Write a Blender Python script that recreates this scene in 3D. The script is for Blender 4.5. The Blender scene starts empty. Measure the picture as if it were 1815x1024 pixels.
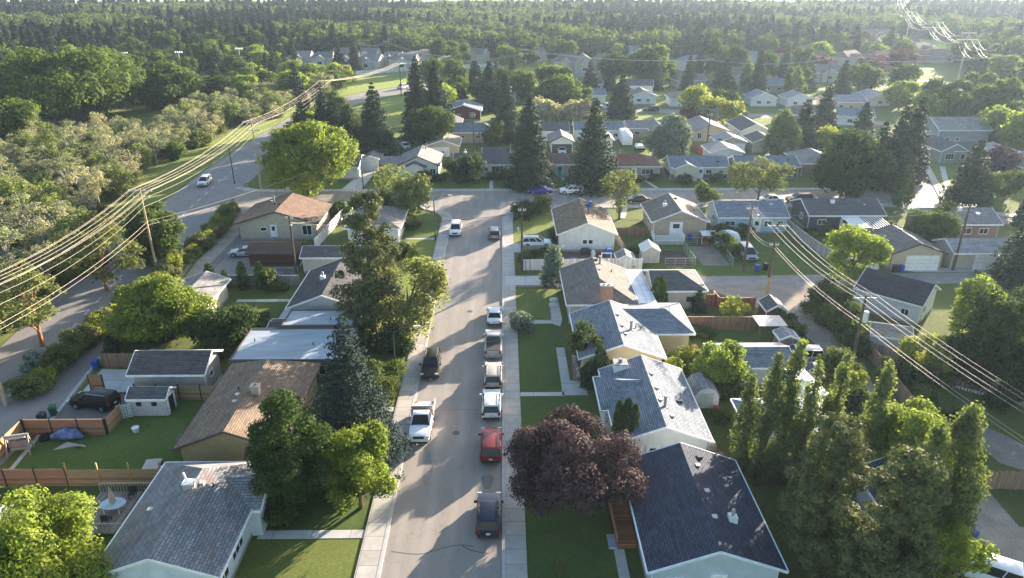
import bpy, math, random
import numpy as np
from mathutils import Vector, Matrix
random.seed(7)
rng = np.random.default_rng(11)
R = math.radians
S = bpy.context.scene
COL = S.collection

# ---------------------------------------------------------------- camera, sky, sun, exposure
CAM_H, PITCH, YAW = 40.0, math.atan(562 / 1280.), math.atan(17 / (1280. / math.cos(math.atan(562 / 1280.))))
cd = bpy.data.cameras.new('camera'); cam = bpy.data.objects.new('camera', cd); COL.objects.link(cam)
cd.sensor_width = 36; cd.lens = 36 * 1280. / 1815; cd.clip_end = 8000; cd.clip_start = 1
cam.location = (0, 0, CAM_H); cam.rotation_euler = (R(90) - PITCH, 0, -YAW)
S.camera = cam
SUN_AZ, SUN_EL = R(38.5), R(11)
w = bpy.data.worlds.new('World'); S.world = w; w.use_nodes = True
nt = w.node_tree; bg = nt.nodes['Background']; sky = nt.nodes.new('ShaderNodeTexSky'); sky.sky_type = 'NISHITA'
sky.sun_disc = False; sky.sun_elevation = SUN_EL; sky.sun_rotation = SUN_AZ; sky.air_density = 1.0; sky.dust_density = 1.4; sky.ozone_density = 1.3
nt.links.new(sky.outputs[0], bg.inputs[0]); bg.inputs[1].default_value = 0.09
sl = bpy.data.lights.new('sun', 'SUN'); sun = bpy.data.objects.new('sun', sl); COL.objects.link(sun)
sl.energy = 5.0; sl.angle = R(0.6); sl.color = (1.0, 0.86, 0.70)
sd = Vector((math.sin(SUN_AZ) * math.cos(SUN_EL), math.cos(SUN_AZ) * math.cos(SUN_EL), math.sin(SUN_EL)))
sun.rotation_euler = sd.to_track_quat('Z', 'Y').to_euler(); sun.location = (60, 60, 80)
S.view_settings.view_transform = 'Standard'; S.view_settings.look = 'None'; S.view_settings.exposure = 2.38; S.view_settings.gamma = 1
S.cycles.max_bounces = 5; S.cycles.diffuse_bounces = 3; S.cycles.glossy_bounces = 2; S.cycles.transmission_bounces = 3
S.cycles.transparent_max_bounces = 4; S.cycles.volume_bounces = 0; S.cycles.caustics_reflective = False; S.cycles.caustics_refractive = False
HAZE = 0.00011

# ---------------------------------------------------------------- materials
MATS = {}
def newmat(key):
    m = bpy.data.materials.new(key); m.use_nodes = True; n = m.node_tree
    for x in list(n.nodes): n.nodes.remove(x)
    return m, n
class NB:
    """tiny node helper"""
    def __init__(s, key): s.m, s.n = newmat(key); s.out = s.add('ShaderNodeOutputMaterial')
    def add(s, t, **kw):
        nd = s.n.nodes.new(t)
        for k, v in kw.items(): setattr(nd, k, v)
        return nd
    def link(s, a, b): s.n.links.new(a, b)
    def val(s, nd, i, v):
        if isinstance(v, bpy.types.NodeSocket): s.link(v, nd.inputs[i])
        else: nd.inputs[i].default_value = v
    def math(s, op, a, b=0.0):
        nd = s.add('ShaderNodeMath', operation=op); s.val(nd, 0, a); s.val(nd, 1, b); return nd.outputs[0]
    def noise(s, vec, scale, detail=3, rough=.55):
        nd = s.add('ShaderNodeTexNoise'); s.link(vec, nd.inputs['Vector']); nd.inputs['Scale'].default_value = scale
        nd.inputs['Detail'].default_value = detail; nd.inputs['Roughness'].default_value = rough; return nd.outputs[0]
    def ramp(s, fac, a, b, ca, cb):
        nd = s.add('ShaderNodeValToRGB'); s.link(fac, nd.inputs[0]); e = nd.color_ramp.elements
        e[0].position = a; e[0].color = (*ca, 1); e[1].position = b; e[1].color = (*cb, 1); return nd.outputs[0]
    def mix(s, f, a, b, mode='MIX'):
        nd = s.add('ShaderNodeMix', data_type='RGBA', blend_type=mode)
        s.val(nd, 0, f)
        for i, v in ((6, a), (7, b)):
            if isinstance(v, tuple): nd.inputs[i].default_value = (*v, 1)[:4]
            else: s.link(v, nd.inputs[i])
        return nd.outputs[2]
    def pos(s): return s.add('ShaderNodeNewGeometry').outputs['Position']
    def obj(s): return s.add('ShaderNodeTexCoord').outputs['Object']
    def uv(s): return s.add('ShaderNodeTexCoord').outputs['UV']
    def scl(s, v, x, y, z=1.):
        nd = s.add('ShaderNodeVectorMath', operation='MULTIPLY'); s.link(v, nd.inputs[0]); nd.inputs[1].default_value = (x, y, z); return nd.outputs[0]
    def rand(s): return s.add('ShaderNodeObjectInfo').outputs['Random']
    def bump(s, h, strength=.3, dist=.05):
        nd = s.add('ShaderNodeBump'); s.link(h, nd.inputs['Height']); nd.inputs['Strength'].default_value = strength; nd.inputs['Distance'].default_value = dist; return nd.outputs[0]
    def bsdf(s, col, rough=.8, metal=0., spec=.3, normal=None, coat=0.):
        p = s.add('ShaderNodeBsdfPrincipled')
        if isinstance(col, tuple): p.inputs['Base Color'].default_value = (*col, 1)
        else: s.link(col, p.inputs['Base Color'])
        s.val(p, 'Roughness', rough); p.inputs['Metallic'].default_value = metal; p.inputs['Specular IOR Level'].default_value = spec
        p.inputs['Coat Weight'].default_value = coat; p.inputs['Coat Roughness'].default_value = .05
        if normal is not None: s.link(normal, p.inputs['Normal'])
        s.link(p.outputs[0], s.out.inputs['Surface']); return p
def mul(c, k): return tuple(min(1, v * k) for v in c)
def cached(f):
    def g(*a):
        k = f.__name__ + str(a)
        if k not in MATS: MATS[k] = f(*a)
        return MATS[k]
    return g
@cached
def plain(c, rough=.7, metal=0., var=.12):
    b = NB('paint'); f = b.noise(b.pos(), 2.2, 4); col = b.ramp(f, .3, .7, mul(c, 1 - var), mul(c, 1 + var)); b.bsdf(col, rough, metal); return b.m
@cached
def carpaint(c, metal=.2):
    b = NB('car_paint'); f = b.noise(b.obj(), 3., 3); col = b.ramp(f, .35, .7, mul(c, .94), mul(c, 1.04)); b.bsdf(col, .35, metal * .4, .35, None, .15); return b.m
@cached
def glass(c=(.02, .025, .03)):
    b = NB('dark_glass'); f = b.noise(b.pos(), .8, 2); col = b.ramp(f, .3, .7, mul(c, .6), mul(c, 1.6)); b.bsdf(col, .16, 0., .25); return b.m
@cached
def shingle(c, moss=0, rust=0, bw=.5, rh=.2):
    b = NB('shingles'); uv = b.uv()
    br = b.add('ShaderNodeTexBrick'); b.link(uv, br.inputs['Vector']); br.inputs['Scale'].default_value = 1
    br.inputs['Brick Width'].default_value = bw; br.inputs['Row Height'].default_value = rh; br.inputs['Mortar Size'].default_value = .03
    br.inputs['Mortar Smooth'].default_value = .4; br.inputs['Bias'].default_value = 0
    br.inputs['Color1'].default_value = (*mul(c, .8), 1); br.inputs['Color2'].default_value = (*mul(c, 1.2), 1); br.inputs['Mortar'].default_value = (*mul(c, .42), 1)
    f = b.noise(b.pos(), .7, 6, .62); k = b.ramp(f, .3, .7, (.8, .79, .78), (1.15, 1.15, 1.16)); col = b.mix(1., br.outputs[0], k, 'MULTIPLY')
    f4 = b.noise(b.scl(uv, .12, 1.9), 1.5, 5, .6); k4 = b.ramp(f4, .35, .65, (.88, .88, .88), (1.1, 1.1, 1.1)); col = b.mix(.8, col, k4, 'MULTIPLY')
    f2 = b.noise(b.pos(), 9, 3); k2 = b.ramp(f2, .3, .7, (.82, .82, .82), (1.16, 1.16, 1.16)); col = b.mix(1., col, k2, 'MULTIPLY')
    if rust:
        f3 = b.noise(b.pos(), .45, 6, .7); k3 = b.ramp(f3, .5, .62, (0, 0, 0), (1, 1, 1)); col = b.mix(b.math('MULTIPLY', k3, .55 * rust), col, (.25, .13, .09))
    h = b.math('ADD', br.outputs[1], b.math('MULTIPLY', f2, -.5))
    b.bsdf(col, .9, 0, .2, b.bump(b.math('MULTIPLY', h, -1.), .5, .03)); return b.m
@cached
def siding(c, step=.2):
    b = NB('lap_siding'); uv = b.uv(); sp = b.add('ShaderNodeSeparateXYZ'); b.link(uv, sp.inputs[0])
    fr = b.math('FRACT', b.math('DIVIDE', sp.outputs[1], step)); k = b.ramp(fr, .0, .16, mul(c, .72), c)
    f = b.noise(b.pos(), 1.1, 5); k2 = b.ramp(f, .3, .7, (.86, .86, .85), (1.05, 1.05, 1.05)); col = b.mix(1., k, k2, 'MULTIPLY')
    b.bsdf(col, .75, 0, .25, b.bump(fr, .4, .03)); return b.m
@cached
def stucco(c):
    b = NB('stucco'); f = b.noise(b.pos(), 1.4, 7, .65); col = b.ramp(f, .3, .72, mul(c, .84), mul(c, 1.08)); b.bsdf(col, .92, 0, .15, b.bump(b.noise(b.pos(), 30, 2), .25, .02)); return b.m
@cached
def brick(c):
    b = NB('brick'); br = b.add('ShaderNodeTexBrick'); b.link(b.uv(), br.inputs['Vector']); br.inputs['Scale'].default_value = 1
    br.inputs['Brick Width'].default_value = .3; br.inputs['Row Height'].default_value = .11; br.inputs['Mortar Size'].default_value = .012
    br.inputs['Color1'].default_value = (*mul(c, .75), 1); br.inputs['Color2'].default_value = (*mul(c, 1.25), 1); br.inputs['Mortar'].default_value = (.35, .33, .3, 1)
    b.bsdf(br.outputs[0], .9); return b.m
@cached
def boards(c, wdt=.15, axis=0, gap=.07):
    b = NB('boards'); sp = b.add('ShaderNodeSeparateXYZ'); b.link(b.uv(), sp.inputs[0]); q = b.math('DIVIDE', sp.outputs[axis], wdt)
    fr = b.math('FRACT', q); fl = b.math('FLOOR', q); wn = b.add('ShaderNodeTexWhiteNoise', noise_dimensions='1D'); b.link(fl, wn.inputs['W'])
    k = b.ramp(wn.outputs[0], 0, 1, mul(c, .72), mul(c, 1.22)); g = b.ramp(fr, gap, gap + .08, (.18, .16, .15), (1, 1, 1)); col = b.mix(1., k, g, 'MULTIPLY')
    f = b.noise(b.scl(b.uv(), 6 if axis == 0 else .6, .6 if axis == 0 else 6), 1.6, 4, .6); k2 = b.ramp(f, .3, .7, (.75, .74, .73), (1.15, 1.13, 1.1)); col = b.mix(1., col, k2, 'MULTIPLY')
    b.bsdf(col, .85, 0, .2, b.bump(fr, .3, .02)); return b.m
@cached
def grass(c1, c2, sc=1.):
    b = NB('grass'); p = b.pos(); f = b.noise(p, .28 * sc, 7, .7); col = b.ramp(f, .3, .7, c1, c2)
    f2 = b.noise(p, 3.2, 5, .7); k = b.ramp(f2, .25, .75, (.6, .62, .58), (1.35, 1.33, 1.3)); col = b.mix(1., col, k, 'MULTIPLY')
    f3 = b.noise(p, .55, 4, .6); k3 = b.ramp(f3, .54, .74, (0, 0, 0), (.6, .6, .6)); col = b.mix(k3, col, (.14, .125, .05))
    f4 = b.noise(p, 14, 3, .7); k4 = b.ramp(f4, .3, .7, (.72, .72, .72), (1.25, 1.25, 1.25)); col = b.mix(1., col, k4, 'MULTIPLY')
    hh = b.math('ADD', b.math('MULTIPLY', f4, .6), b.noise(p, 30, 2, .8))
    pr = b.bsdf(col, .95, 0, .1, b.bump(hh, .9, .16)); pr.inputs['Sheen Weight'].default_value = .35; pr.inputs['Sheen Roughness'].default_value = .6; pr.inputs['Sheen Tint'].default_value = (.6, .75, .2, 1); return b.m
@cached
def asphalt(c, tracks=0):
    b = NB('asphalt'); p = b.pos(); f = b.noise(b.scl(p, 1, .25), .9, 6, .6); col = b.ramp(f, .25, .75, mul(c, .86), mul(c, 1.12))
    f2 = b.noise(p, 12, 3, .7); k = b.ramp(f2, .3, .7, (.86, .86, .86), (1.13, 1.13, 1.13)); col = b.mix(1., col, k, 'MULTIPLY')
    vo = b.add('ShaderNodeTexVoronoi', feature='DISTANCE_TO_EDGE'); wv = b.add('ShaderNodeVectorMath', operation='ADD'); nz = b.add('ShaderNodeTexNoise'); b.link(p, nz.inputs['Vector']); nz.inputs['Scale'].default_value = .9
    nzs = b.scl(nz.outputs[1], 2.2, 2.2); b.link(p, wv.inputs[0]); b.link(nzs, wv.inputs[1]); b.link(wv.outputs[0], vo.inputs['Vector']); vo.inputs['Scale'].default_value = .085
    cr = b.ramp(vo.outputs[0], .0, .0035, (.45, .45, .47), (1, 1, 1)); col = b.mix(.28, col, cr, 'MULTIPLY')
    if tracks:
        sp = b.add('ShaderNodeSeparateXYZ'); b.link(p, sp.inputs[0]); s1 = b.math('SINE', b.math('MULTIPLY', b.math('ADD', sp.outputs[0], 4.6), 3.2)); t = b.ramp(s1, 0., 1., (.95, .95, .95), (1.05, 1.045, 1.04)); col = b.mix(1., col, t, 'MULTIPLY')
    b.bsdf(col, .82, 0, .25, b.bump(f2, .2, .02)); return b.m
@cached
def concrete(c, jx=1.8, jy=1.5):
    b = NB('concrete'); p = b.pos(); br = b.add('ShaderNodeTexBrick'); b.link(p, br.inputs['Vector']); br.offset = 0; br.inputs['Scale'].default_value = 1
    br.inputs['Brick Width'].default_value = jx; br.inputs['Row Height'].default_value = jy; br.inputs['Mortar Size'].default_value = .025
    br.inputs['Color1'].default_value = (*mul(c, .88), 1); br.inputs['Color2'].default_value = (*mul(c, 1.08), 1); br.inputs['Mortar'].default_value = (*mul(c, .45), 1)
    f = b.noise(p, 1.2, 6, .65); k = b.ramp(f, .3, .7, (.85, .84, .83), (1.08, 1.08, 1.08)); b.bsdf(b.mix(1., br.outputs[0], k, 'MULTIPLY'), .88, 0, .2, b.bump(b.noise(p, 20, 2), .15, .02)); return b.m
@cached
def gravel(c, green=.5):
    b = NB('gravel'); p = b.pos(); f = b.noise(p, .5, 7, .7); col = b.ramp(f, .3, .7, mul(c, .75), mul(c, 1.2))
    f2 = b.noise(p, 9, 4, .8); k = b.ramp(f2, .3, .7, (.7, .7, .7), (1.25, 1.25, 1.25)); col = b.mix(1., col, k, 'MULTIPLY')
    f3 = b.noise(p, .33, 6, .75); k3 = b.ramp(f3, .56, .68, (0, 0, 0), (1, 1, 1)); col = b.mix(b.math('MULTIPLY', k3, green), col, (.07, .085, .03))
    b.bsdf(col, .95, 0, .1, b.bump(f2, .5, .05)); return b.m
@cached
def leaf(c, trans=.45, var=.35, sc=.6, hue=0.):
    b = NB('foliage'); c = (c[0] * .98, c[1] * .9, c[2] * 1.18); r = b.rand(); f = b.noise(b.pos(), sc, 3, .6); a = mul(c, 1 - var); d = mul(c, 1 + var)
    col = b.ramp(f, .32, .68, a, (d[0] * 1.06, d[1], d[2] * .88)); k = b.ramp(r, 0, 1, (.84, .86, .84), (1.12, 1.14, 1.06)); col = b.mix(1., col, k, 'MULTIPLY')
    f2 = b.noise(b.pos(), 5., 2, .7); k2 = b.ramp(f2, .3, .7, (.65, .68, .66), (1.35, 1.3, 1.25)); col = b.mix(1., col, k2, 'MULTIPLY')
    p = b.add('ShaderNodeBsdfPrincipled'); b.link(col, p.inputs['Base Color']); p.inputs['Roughness'].default_value = .75; p.inputs['Specular IOR Level'].default_value = .08
    t = b.add('ShaderNodeBsdfTranslucent'); tc = b.mix(1., col, (1.12, 1.2, .6), 'MULTIPLY'); b.link(tc, t.inputs[0])
    mx = b.add('ShaderNodeMixShader'); mx.inputs[0].default_value = trans; b.link(p.outputs[0], mx.inputs[1]); b.link(t.outputs[0], mx.inputs[2]); b.link(mx.outputs[0], b.out.inputs['Surface']); return b.m
@cached
def bark(c=(.12, .09, .065)):
    b = NB('bark'); f = b.noise(b.scl(b.obj(), 6, 6, 1), 2, 4, .7); b.bsdf(b.ramp(f, .3, .7, mul(c, .6), mul(c, 1.4)), .95, 0, .1, b.bump(f, .6, .05)); return b.m
@cached
def metalroof(c, step=.4):
    b = NB('ribbed_metal'); sp = b.add('ShaderNodeSeparateXYZ'); b.link(b.uv(), sp.inputs[0]); fr = b.math('FRACT', b.math('DIVIDE', sp.outputs[0], step))
    k = b.ramp(fr, 0, .18, mul(c, .6), c); f = b.noise(b.pos(), .8, 5); k2 = b.ramp(f, .3, .7, (.8, .8, .8), (1.08, 1.08, 1.08)); b.bsdf(b.mix(1., k, k2, 'MULTIPLY'), .5, .1, .4, b.bump(fr, .6, .05)); return b.m
@cached
def membrane(c):
    b = NB('roof_membrane'); p = b.pos(); f = b.noise(b.scl(p, .25, 1.6), .8, 6, .6); col = b.ramp(f, .3, .7, mul(c, .8), mul(c, 1.15)); sp = b.add('ShaderNodeSeparateXYZ'); b.link(p, sp.inputs[0])
    fr = b.math('FRACT', b.math('DIVIDE', sp.outputs[1], 1.0)); k = b.ramp(fr, 0, .05, (.7, .7, .7), (1, 1, 1)); b.bsdf(b.mix(1., col, k, 'MULTIPLY'), .8, 0, .3); return b.m
WHITE = plain((.75, .75, .74), .6); DARK = plain((.03, .03, .032), .6); GREYM = plain((.3, .3, .31), .5, .5)
RUB = plain((.02, .02, .02), .9); RIM = plain((.45, .45, .46), .35, .8)

# ---------------------------------------------------------------- mesh helper
class MB:
    def __init__(s): s.v = []; s.f = []; s.m = []
    def face(s, pts, m=0):
        k = len(s.v); s.v += [tuple(p) for p in pts]; s.f.append(tuple(range(k, k + len(pts)))); s.m.append(m); return s
    def box(s, x0, y0, z0, x1, y1, z1, m=0):
        k = len(s.v); s.v += [(x, y, z) for z in (z0, z1) for x, y in ((x0, y0), (x1, y0), (x1, y1), (x0, y1))]
        for q in ((3, 2, 1, 0), (4, 5, 6, 7), (0, 1, 5, 4), (1, 2, 6, 5), (2, 3, 7, 6), (3, 0, 4, 7)): s.f.append(tuple(k + i for i in q)); s.m.append(m)
        return s
    def prism(s, poly, z0, z1, m=0, bottom=True):
        n = len(poly); k = len(s.v); s.v += [(p[0], p[1], z0) for p in poly] + [(p[0], p[1], z1) for p in poly]
        s.f.append(tuple(range(k + n, k + 2 * n))); s.m.append(m)
        if bottom: s.f.append(tuple(range(k + n - 1, k - 1, -1))); s.m.append(m)
        for i in range(n): j = (i + 1) % n; s.f.append((k + i, k + j, k + n + j, k + n + i)); s.m.append(m)
        return s
    def xprism(s, prof, y0, y1, m=0):
        """profile in x,z extruded along y"""
        n = len(prof); k = len(s.v); s.v += [(p[0], y0, p[1]) for p in prof] + [(p[0], y1, p[1]) for p in prof]
        s.f.append(tuple(range(k, k + n))); s.m.append(m); s.f.append(tuple(range(k + 2 * n - 1, k + n - 1, -1))); s.m.append(m)
        for i in range(n): j = (i + 1) % n; s.f.append((k + j, k + i, k + n + i, k + n + j)); s.m.append(m)
        return s
    def bar(s, a, b, w=.1, h=None, m=0):
        h = h or w; a = Vector(a); b = Vector(b); d = (b - a).normalized(); up = Vector((0, 0, 1)) if abs(d.z) < .95 else Vector((1, 0, 0))
        x = d.cross(up).normalized() * w / 2; y = x.cross(d).normalized() * h / 2; k = len(s.v)
        for p in (a, b): s.v += [tuple(p - x - y), tuple(p + x - y), tuple(p + x + y), tuple(p - x + y)]
        for q in ((0, 1, 2, 3), (7, 6, 5, 4), (0, 4, 5, 1), (1, 5, 6, 2), (2, 6, 7, 3), (3, 7, 4, 0)): s.f.append(tuple(k + i for i in q)); s.m.append(m)
        return s
    def tube(s, pts, r, n=8, m=0, cap=True):
        P = [Vector(p) for p in pts]; rs = r if isinstance(r, (list, tuple)) else [r] * len(P); k = len(s.v)
        ref = Vector((0, 0, 1))
        d0 = (P[-1] - P[0]).normalized()
        if abs(d0.z) > .8: ref = Vector((1, 0, 0))
        for i, p in enumerate(P):
            d = (P[min(i + 1, len(P) - 1)] - P[max(i - 1, 0)]).normalized(); x = d.cross(ref)
            x = x.normalized() if x.length > 1e-5 else Vector((0, 1, 0)); y = x.cross(d)
            for j in range(n): a = 2 * math.pi * j / n; s.v.append(tuple(p + (x * math.cos(a) + y * math.sin(a)) * rs[i]))
        for i in range(len(P) - 1):
            for j in range(n): j2 = (j + 1) % n; s.f.append((k + i * n + j, k + i * n + j2, k + (i + 1) * n + j2, k + (i + 1) * n + j)); s.m.append(m)
        if cap:
            s.f.append(tuple(k + j for j in range(n - 1, -1, -1))); s.m.append(m); e = k + (len(P) - 1) * n; s.f.append(tuple(e + j for j in range(n))); s.m.append(m)
        return s
    def loft(s, rings, m=0, cap=True, closed=True):
        n = len(rings[0]); k = len(s.v)
        for r_ in rings: s.v += [tuple(p) for p in r_]
        for i in range(len(rings) - 1):
            for j in range(n if closed else n - 1): j2 = (j + 1) % n; s.f.append((k + i * n + j, k + (i + 1) * n + j, k + (i + 1) * n + j2, k + i * n + j2)); s.m.append(m)
        if cap: s.f.append(tuple(k + j for j in range(n))); s.m.append(m); e = k + (len(rings) - 1) * n; s.f.append(tuple(e + j for j in range(n - 1, -1, -1))); s.m.append(m)
        return s
    def build(s, name, mats, parent=None, smooth=None):
        me = bpy.data.meshes.new(name); me.from_pydata(s.v, [], s.f)
        mats = mats if isinstance(mats, (list, tuple)) else [mats]
        for m in mats: me.materials.append(m)
        if len(mats) > 1: me.polygons.foreach_set('material_index', s.m)
        uvl = me.uv_layers.new(name='UVMap'); V = np.array(s.v); uv = np.zeros((len(me.loops), 2)); li = 0
        for f in s.f:
            P = V[list(f)]; a = P[1] - P[0]; nrm = None
            for q in range(2, len(P)):
                nrm = np.cross(a, P[q] - P[0])
                if np.linalg.norm(nrm) > 1e-9: break
            nn = np.linalg.norm(nrm)
            nrm = nrm / nn if nn > 1e-12 else np.array((0, 0, 1.))
            if nrm[2] < -.01 and abs(nrm[2]) > .3: nrm = -nrm
            if abs(nrm[2]) > .997: u = np.array((1., 0, 0)); v = np.array((0, 1., 0))
            else: u = np.cross((0, 0, 1.), nrm); u /= np.linalg.norm(u); v = np.cross(nrm, u)
            for p in P: uv[li] = (p @ u, p @ v); li += 1
        uvl.data.foreach_set('uv', uv.ravel())
        if smooth is not None:
            me.polygons.foreach_set('use_smooth', [True] * len(me.polygons)); me.set_sharp_from_angle(angle=R(smooth))
        o = bpy.data.objects.new(name, me); COL.objects.link(o)
        if parent: o.parent = parent
        return o
def tag(o, label=None, cat=None, group=None, kind=None):
    if label: o['label'] = label
    if cat: o['category'] = cat
    if group: o['group'] = group
    if kind: o['kind'] = kind
    return o
def thing(name, label, cat, loc=(0, 0, 0), rz=0, group=None):
    o = bpy.data.objects.new(name, None); COL.objects.link(o); o.location = loc; o.rotation_euler = (0, 0, rz); o.empty_display_size = .3
    return tag(o, label, cat, group)
def struct(name, mb, mat): return tag(mb.build(name, mat), None, None, None, 'structure')
def copy_tree(o, parent=None):
    c = o.copy(); COL.objects.link(c); c.parent = parent
    for ch in o.children: copy_tree(ch, c)
    return c
def sheet(name, poly, mat, z, thick=0):
    mb = MB()
    if thick: mb.prism(poly, z - thick, z)
    else: mb.face([(p[0], p[1], z) for p in poly])
    return struct(name, mb, mat)
def rect(x0, y0, x1, y1): return [(x0, y0), (x1, y0), (x1, y1), (x0, y1)]
def arc(cx, cy, r, a0, a1, n=10): return [(cx + r * math.cos(R(a0 + (a1 - a0) * i / n)), cy + r * math.sin(R(a0 + (a1 - a0) * i / n))) for i in range(n + 1)]
def strip(L, Rr): return L + Rr[::-1]
def offset_line(pts, d):
    out = []
    for i, p in enumerate(pts):
        a = pts[max(i - 1, 0)]; b = pts[min(i + 1, len(pts) - 1)]; t = Vector((b[0] - a[0], b[1] - a[1])).normalized(); out.append((p[0] + t.y * d, p[1] - t.x * d))
    return out
def smooth_line(pts, n=6):
    out = []
    P = [pts[0]] + list(pts) + [pts[-1]]
    for i in range(1, len(P) - 2):
        for k in range(n):
            t = k / n; a, b, c, d = [np.array(q, float) for q in P[i - 1:i + 3]]
            out.append(tuple(.5 * ((2 * b) + (-a + c) * t + (2 * a - 5 * b + 4 * c - d) * t * t + (-a + 3 * b - 3 * c + d) * t ** 3)))
    out.append(tuple(pts[-1])); return out
def ribbon(name, pts, wl, wr, mat, z, h=0):
    """strip along a line as quads (so bends stay clean); wl left, wr right of travel"""
    A = offset_line(pts, -wl); B = offset_line(pts, wr); mb = MB()
    for i in range(len(pts) - 1):
        q = [A[i], B[i], B[i + 1], A[i + 1]]
        if h: mb.prism(q, z, z + h)
        else: mb.face([(p[0], p[1], z) for p in q])
    return struct(name, mb, mat)

# ---------------------------------------------------------------- ground and roads
G_DARK = grass((.05, .068, .03), (.09, .10, .042)); G_LAWN = grass((.026, .062, .020), (.055, .10, .026)); G_LIT = grass((.11, .14, .035), (.16, .17, .05), 1.5); G_DRY = grass((.10, .13, .04), (.19, .2, .06), 2.)  # lit grass is a paler copy with sunlight put into its colour
ASP = asphalt((.29, .255, .225), 1); ASP2 = asphalt((.24, .22, .21)); CON = concrete((.44, .41, .37)); CONW = concrete((.5, .49, .46), 3., 3.); GRV = gravel((.37, .33, .27), .3); GRVD = gravel((.2, .19, .175), .35)
CURB = plain((.42, .4, .38), .85)
sheet('ground', rect(-2600, -300, 2600, 4000), G_DARK, 0)
Y0 = 15
road = [(-9.05, Y0), (-.25, Y0), (-.25, 120)] + arc(8.25, 121.5, 8.5, 180, 90)[1:] + [(74, 130), (74.5, 126.5), (80, 118), (89, 118), (89, 122), (85, 127.5), (83.5, 132), (98, 169), (89.5, 171), (79, 139.3), (-47, 139.4), (-52.4, 141), (-54.5, 141.5), (-50.6, 131.8)] + [(-18.05, 130)] + arc(-17.55, 121.5, 8.5, 90, 0)
sheet('street', road, ASP, .006)
big = smooth_line([(-49.0, 20), (-49.3, 48), (-52, 71.6), (-54.8, 95), (-57.3, 120), (-59, 146), (-59.5, 170), (-58.5, 205), (-56, 240), (-47, 262), (-33, 280), (-18, 302), (0, 312), (60, 325)])
ribbon('diagonal_road', big, 6.2, 6.2, ASP2, .010)
ribbon('diagonal_road_curb', offset_line(big[:20], 6.3), .18, .18, CURB, 0, .1)
ribbon('diagonal_sidewalk', offset_line([p for p in big if 82 < p[1] < 128], 8.0), .75, .75, CON, 0, .07)
mk = plain((.62, .62, .6), .8); mb = MB(); C = offset_line(big, 0)
acc = 0
for i in range(2, 60):
    if i >= len(C) - 1: break
    a, b = Vector(C[i]), Vector(C[i + 1])
    if a.y < 260:
        L = (b - a).length; n = int(L / 6) or 1
        for k in range(n):
            p = a.lerp(b, (k + .1) / n); q = a.lerp(b, (k + .5) / n); t = (q - p).normalized() * .07; mb.face([(p.x + t.y, p.y - t.x, .014), (q.x + t.y, q.y - t.x, .014), (q.x - t.y, q.y + t.x, .014), (p.x - t.y, p.y + t.x, .014)])
struct('lane_marking', mb, mk)
# sidewalks and kerbs of the main street and the cross street
def walk(name, poly): return sheet(name, poly, CON, .11, .11)
walk('sidewalk', strip([(-10.9, Y0), (-10.9, 121.5)] + arc(-17.55, 121.5, 6.65, 0, 90)[1:] + [(-38, 128.15)], [(-9.32, Y0), (-9.32, 121.5)] + arc(-17.55, 121.5, 8.23, 0, 90)[1:] + [(-38, 129.73)]))
walk('sidewalk', strip([(.02, Y0), (.02, 121.5)] + arc(8.25, 121.5, 8.23, 180, 90)[1:] + [(73, 129.73)], [(1.6, Y0), (1.6, 121.5)] + arc(8.25, 121.5, 6.65, 180, 90)[1:] + [(73, 128.15)]))
sheet('kerb', strip([(-9.31, Y0), (-9.31, 121.5)] + arc(-17.55, 121.5, 8.24, 0, 90)[1:] + [(-38, 129.74)], [(-9.05, Y0), (-9.05, 121.5)] + arc(-17.55, 121.5, 8.5, 0, 90)[1:] + [(-38, 130)]), CURB, .125, .12)
sheet('kerb', strip([(-.25, Y0), (-.25, 121.5)] + arc(8.25, 121.5, 8.5, 180, 90)[1:] + [(73, 130)], [(.01, Y0), (.01, 121.5)] + arc(8.25, 121.5, 8.24, 180, 90)[1:] + [(73, 129.74)]), CURB, .125, .12)
walk('sidewalk', [(-50.5, 139.4), (78.5, 139.3), (78.5, 141.0), (-49, 141.2), (-53.5, 143.5), (-54.5, 142)])
walk('sidewalk', [(98.3, 169), (83.9, 133), (85.2, 132.3), (99.8, 168.5)])
walk('sidewalk', [(85.8, 127.5), (89.2, 122), (120, 118), (120, 119.6), (90, 124), (86.5, 129)])
# crack sealing on the near road and gutter stain
for nm, pts in (('tar_seam', [(-8.6, 42.0), (-6.5, 41.7), (-5.0, 42.2), (-3.6, 42.6), (-2.4, 42.45)]), ('tar_seam', [(-3.3, 42.55), (-2.5, 42.0), (-1.2, 41.7)]), ('tar_seam', [(-9, 73.7), (-6, 74.0), (-3, 73.9)]), ('tar_seam', [(-9, 89.8), (-4, 90), (-.4, 89.7)]), ('tar_seam', [(-8.9, 61), (-5, 61.2), (-.4, 61.1)])):
    ribbon(nm, smooth_line(pts, 5), .03, .03 if pts[0][1] > 43 else .05, plain((.15, .14, .135) if pts[0][1] > 43 else (.1, .095, .095), .8), .010)
for k, (x, y, r_) in enumerate(((-4.6, 57.2, .36), (-4.4, 84, .36), (-5.4, 118, .36))):
    mb = MB(); mb.prism([(x + r_ * math.cos(a), y + r_ * math.sin(a)) for a in np.linspace(0, 6.283, 19)[:-1]], 0, .016); tag(mb.build('manhole_cover', plain((.1, .095, .09), .6, .3)), ('manhole cover in the middle of the street between the truck and the red suv', 'manhole cover on the street beside the white sedan', 'manhole cover on the street before the intersection')[k], 'manhole cover')
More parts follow.
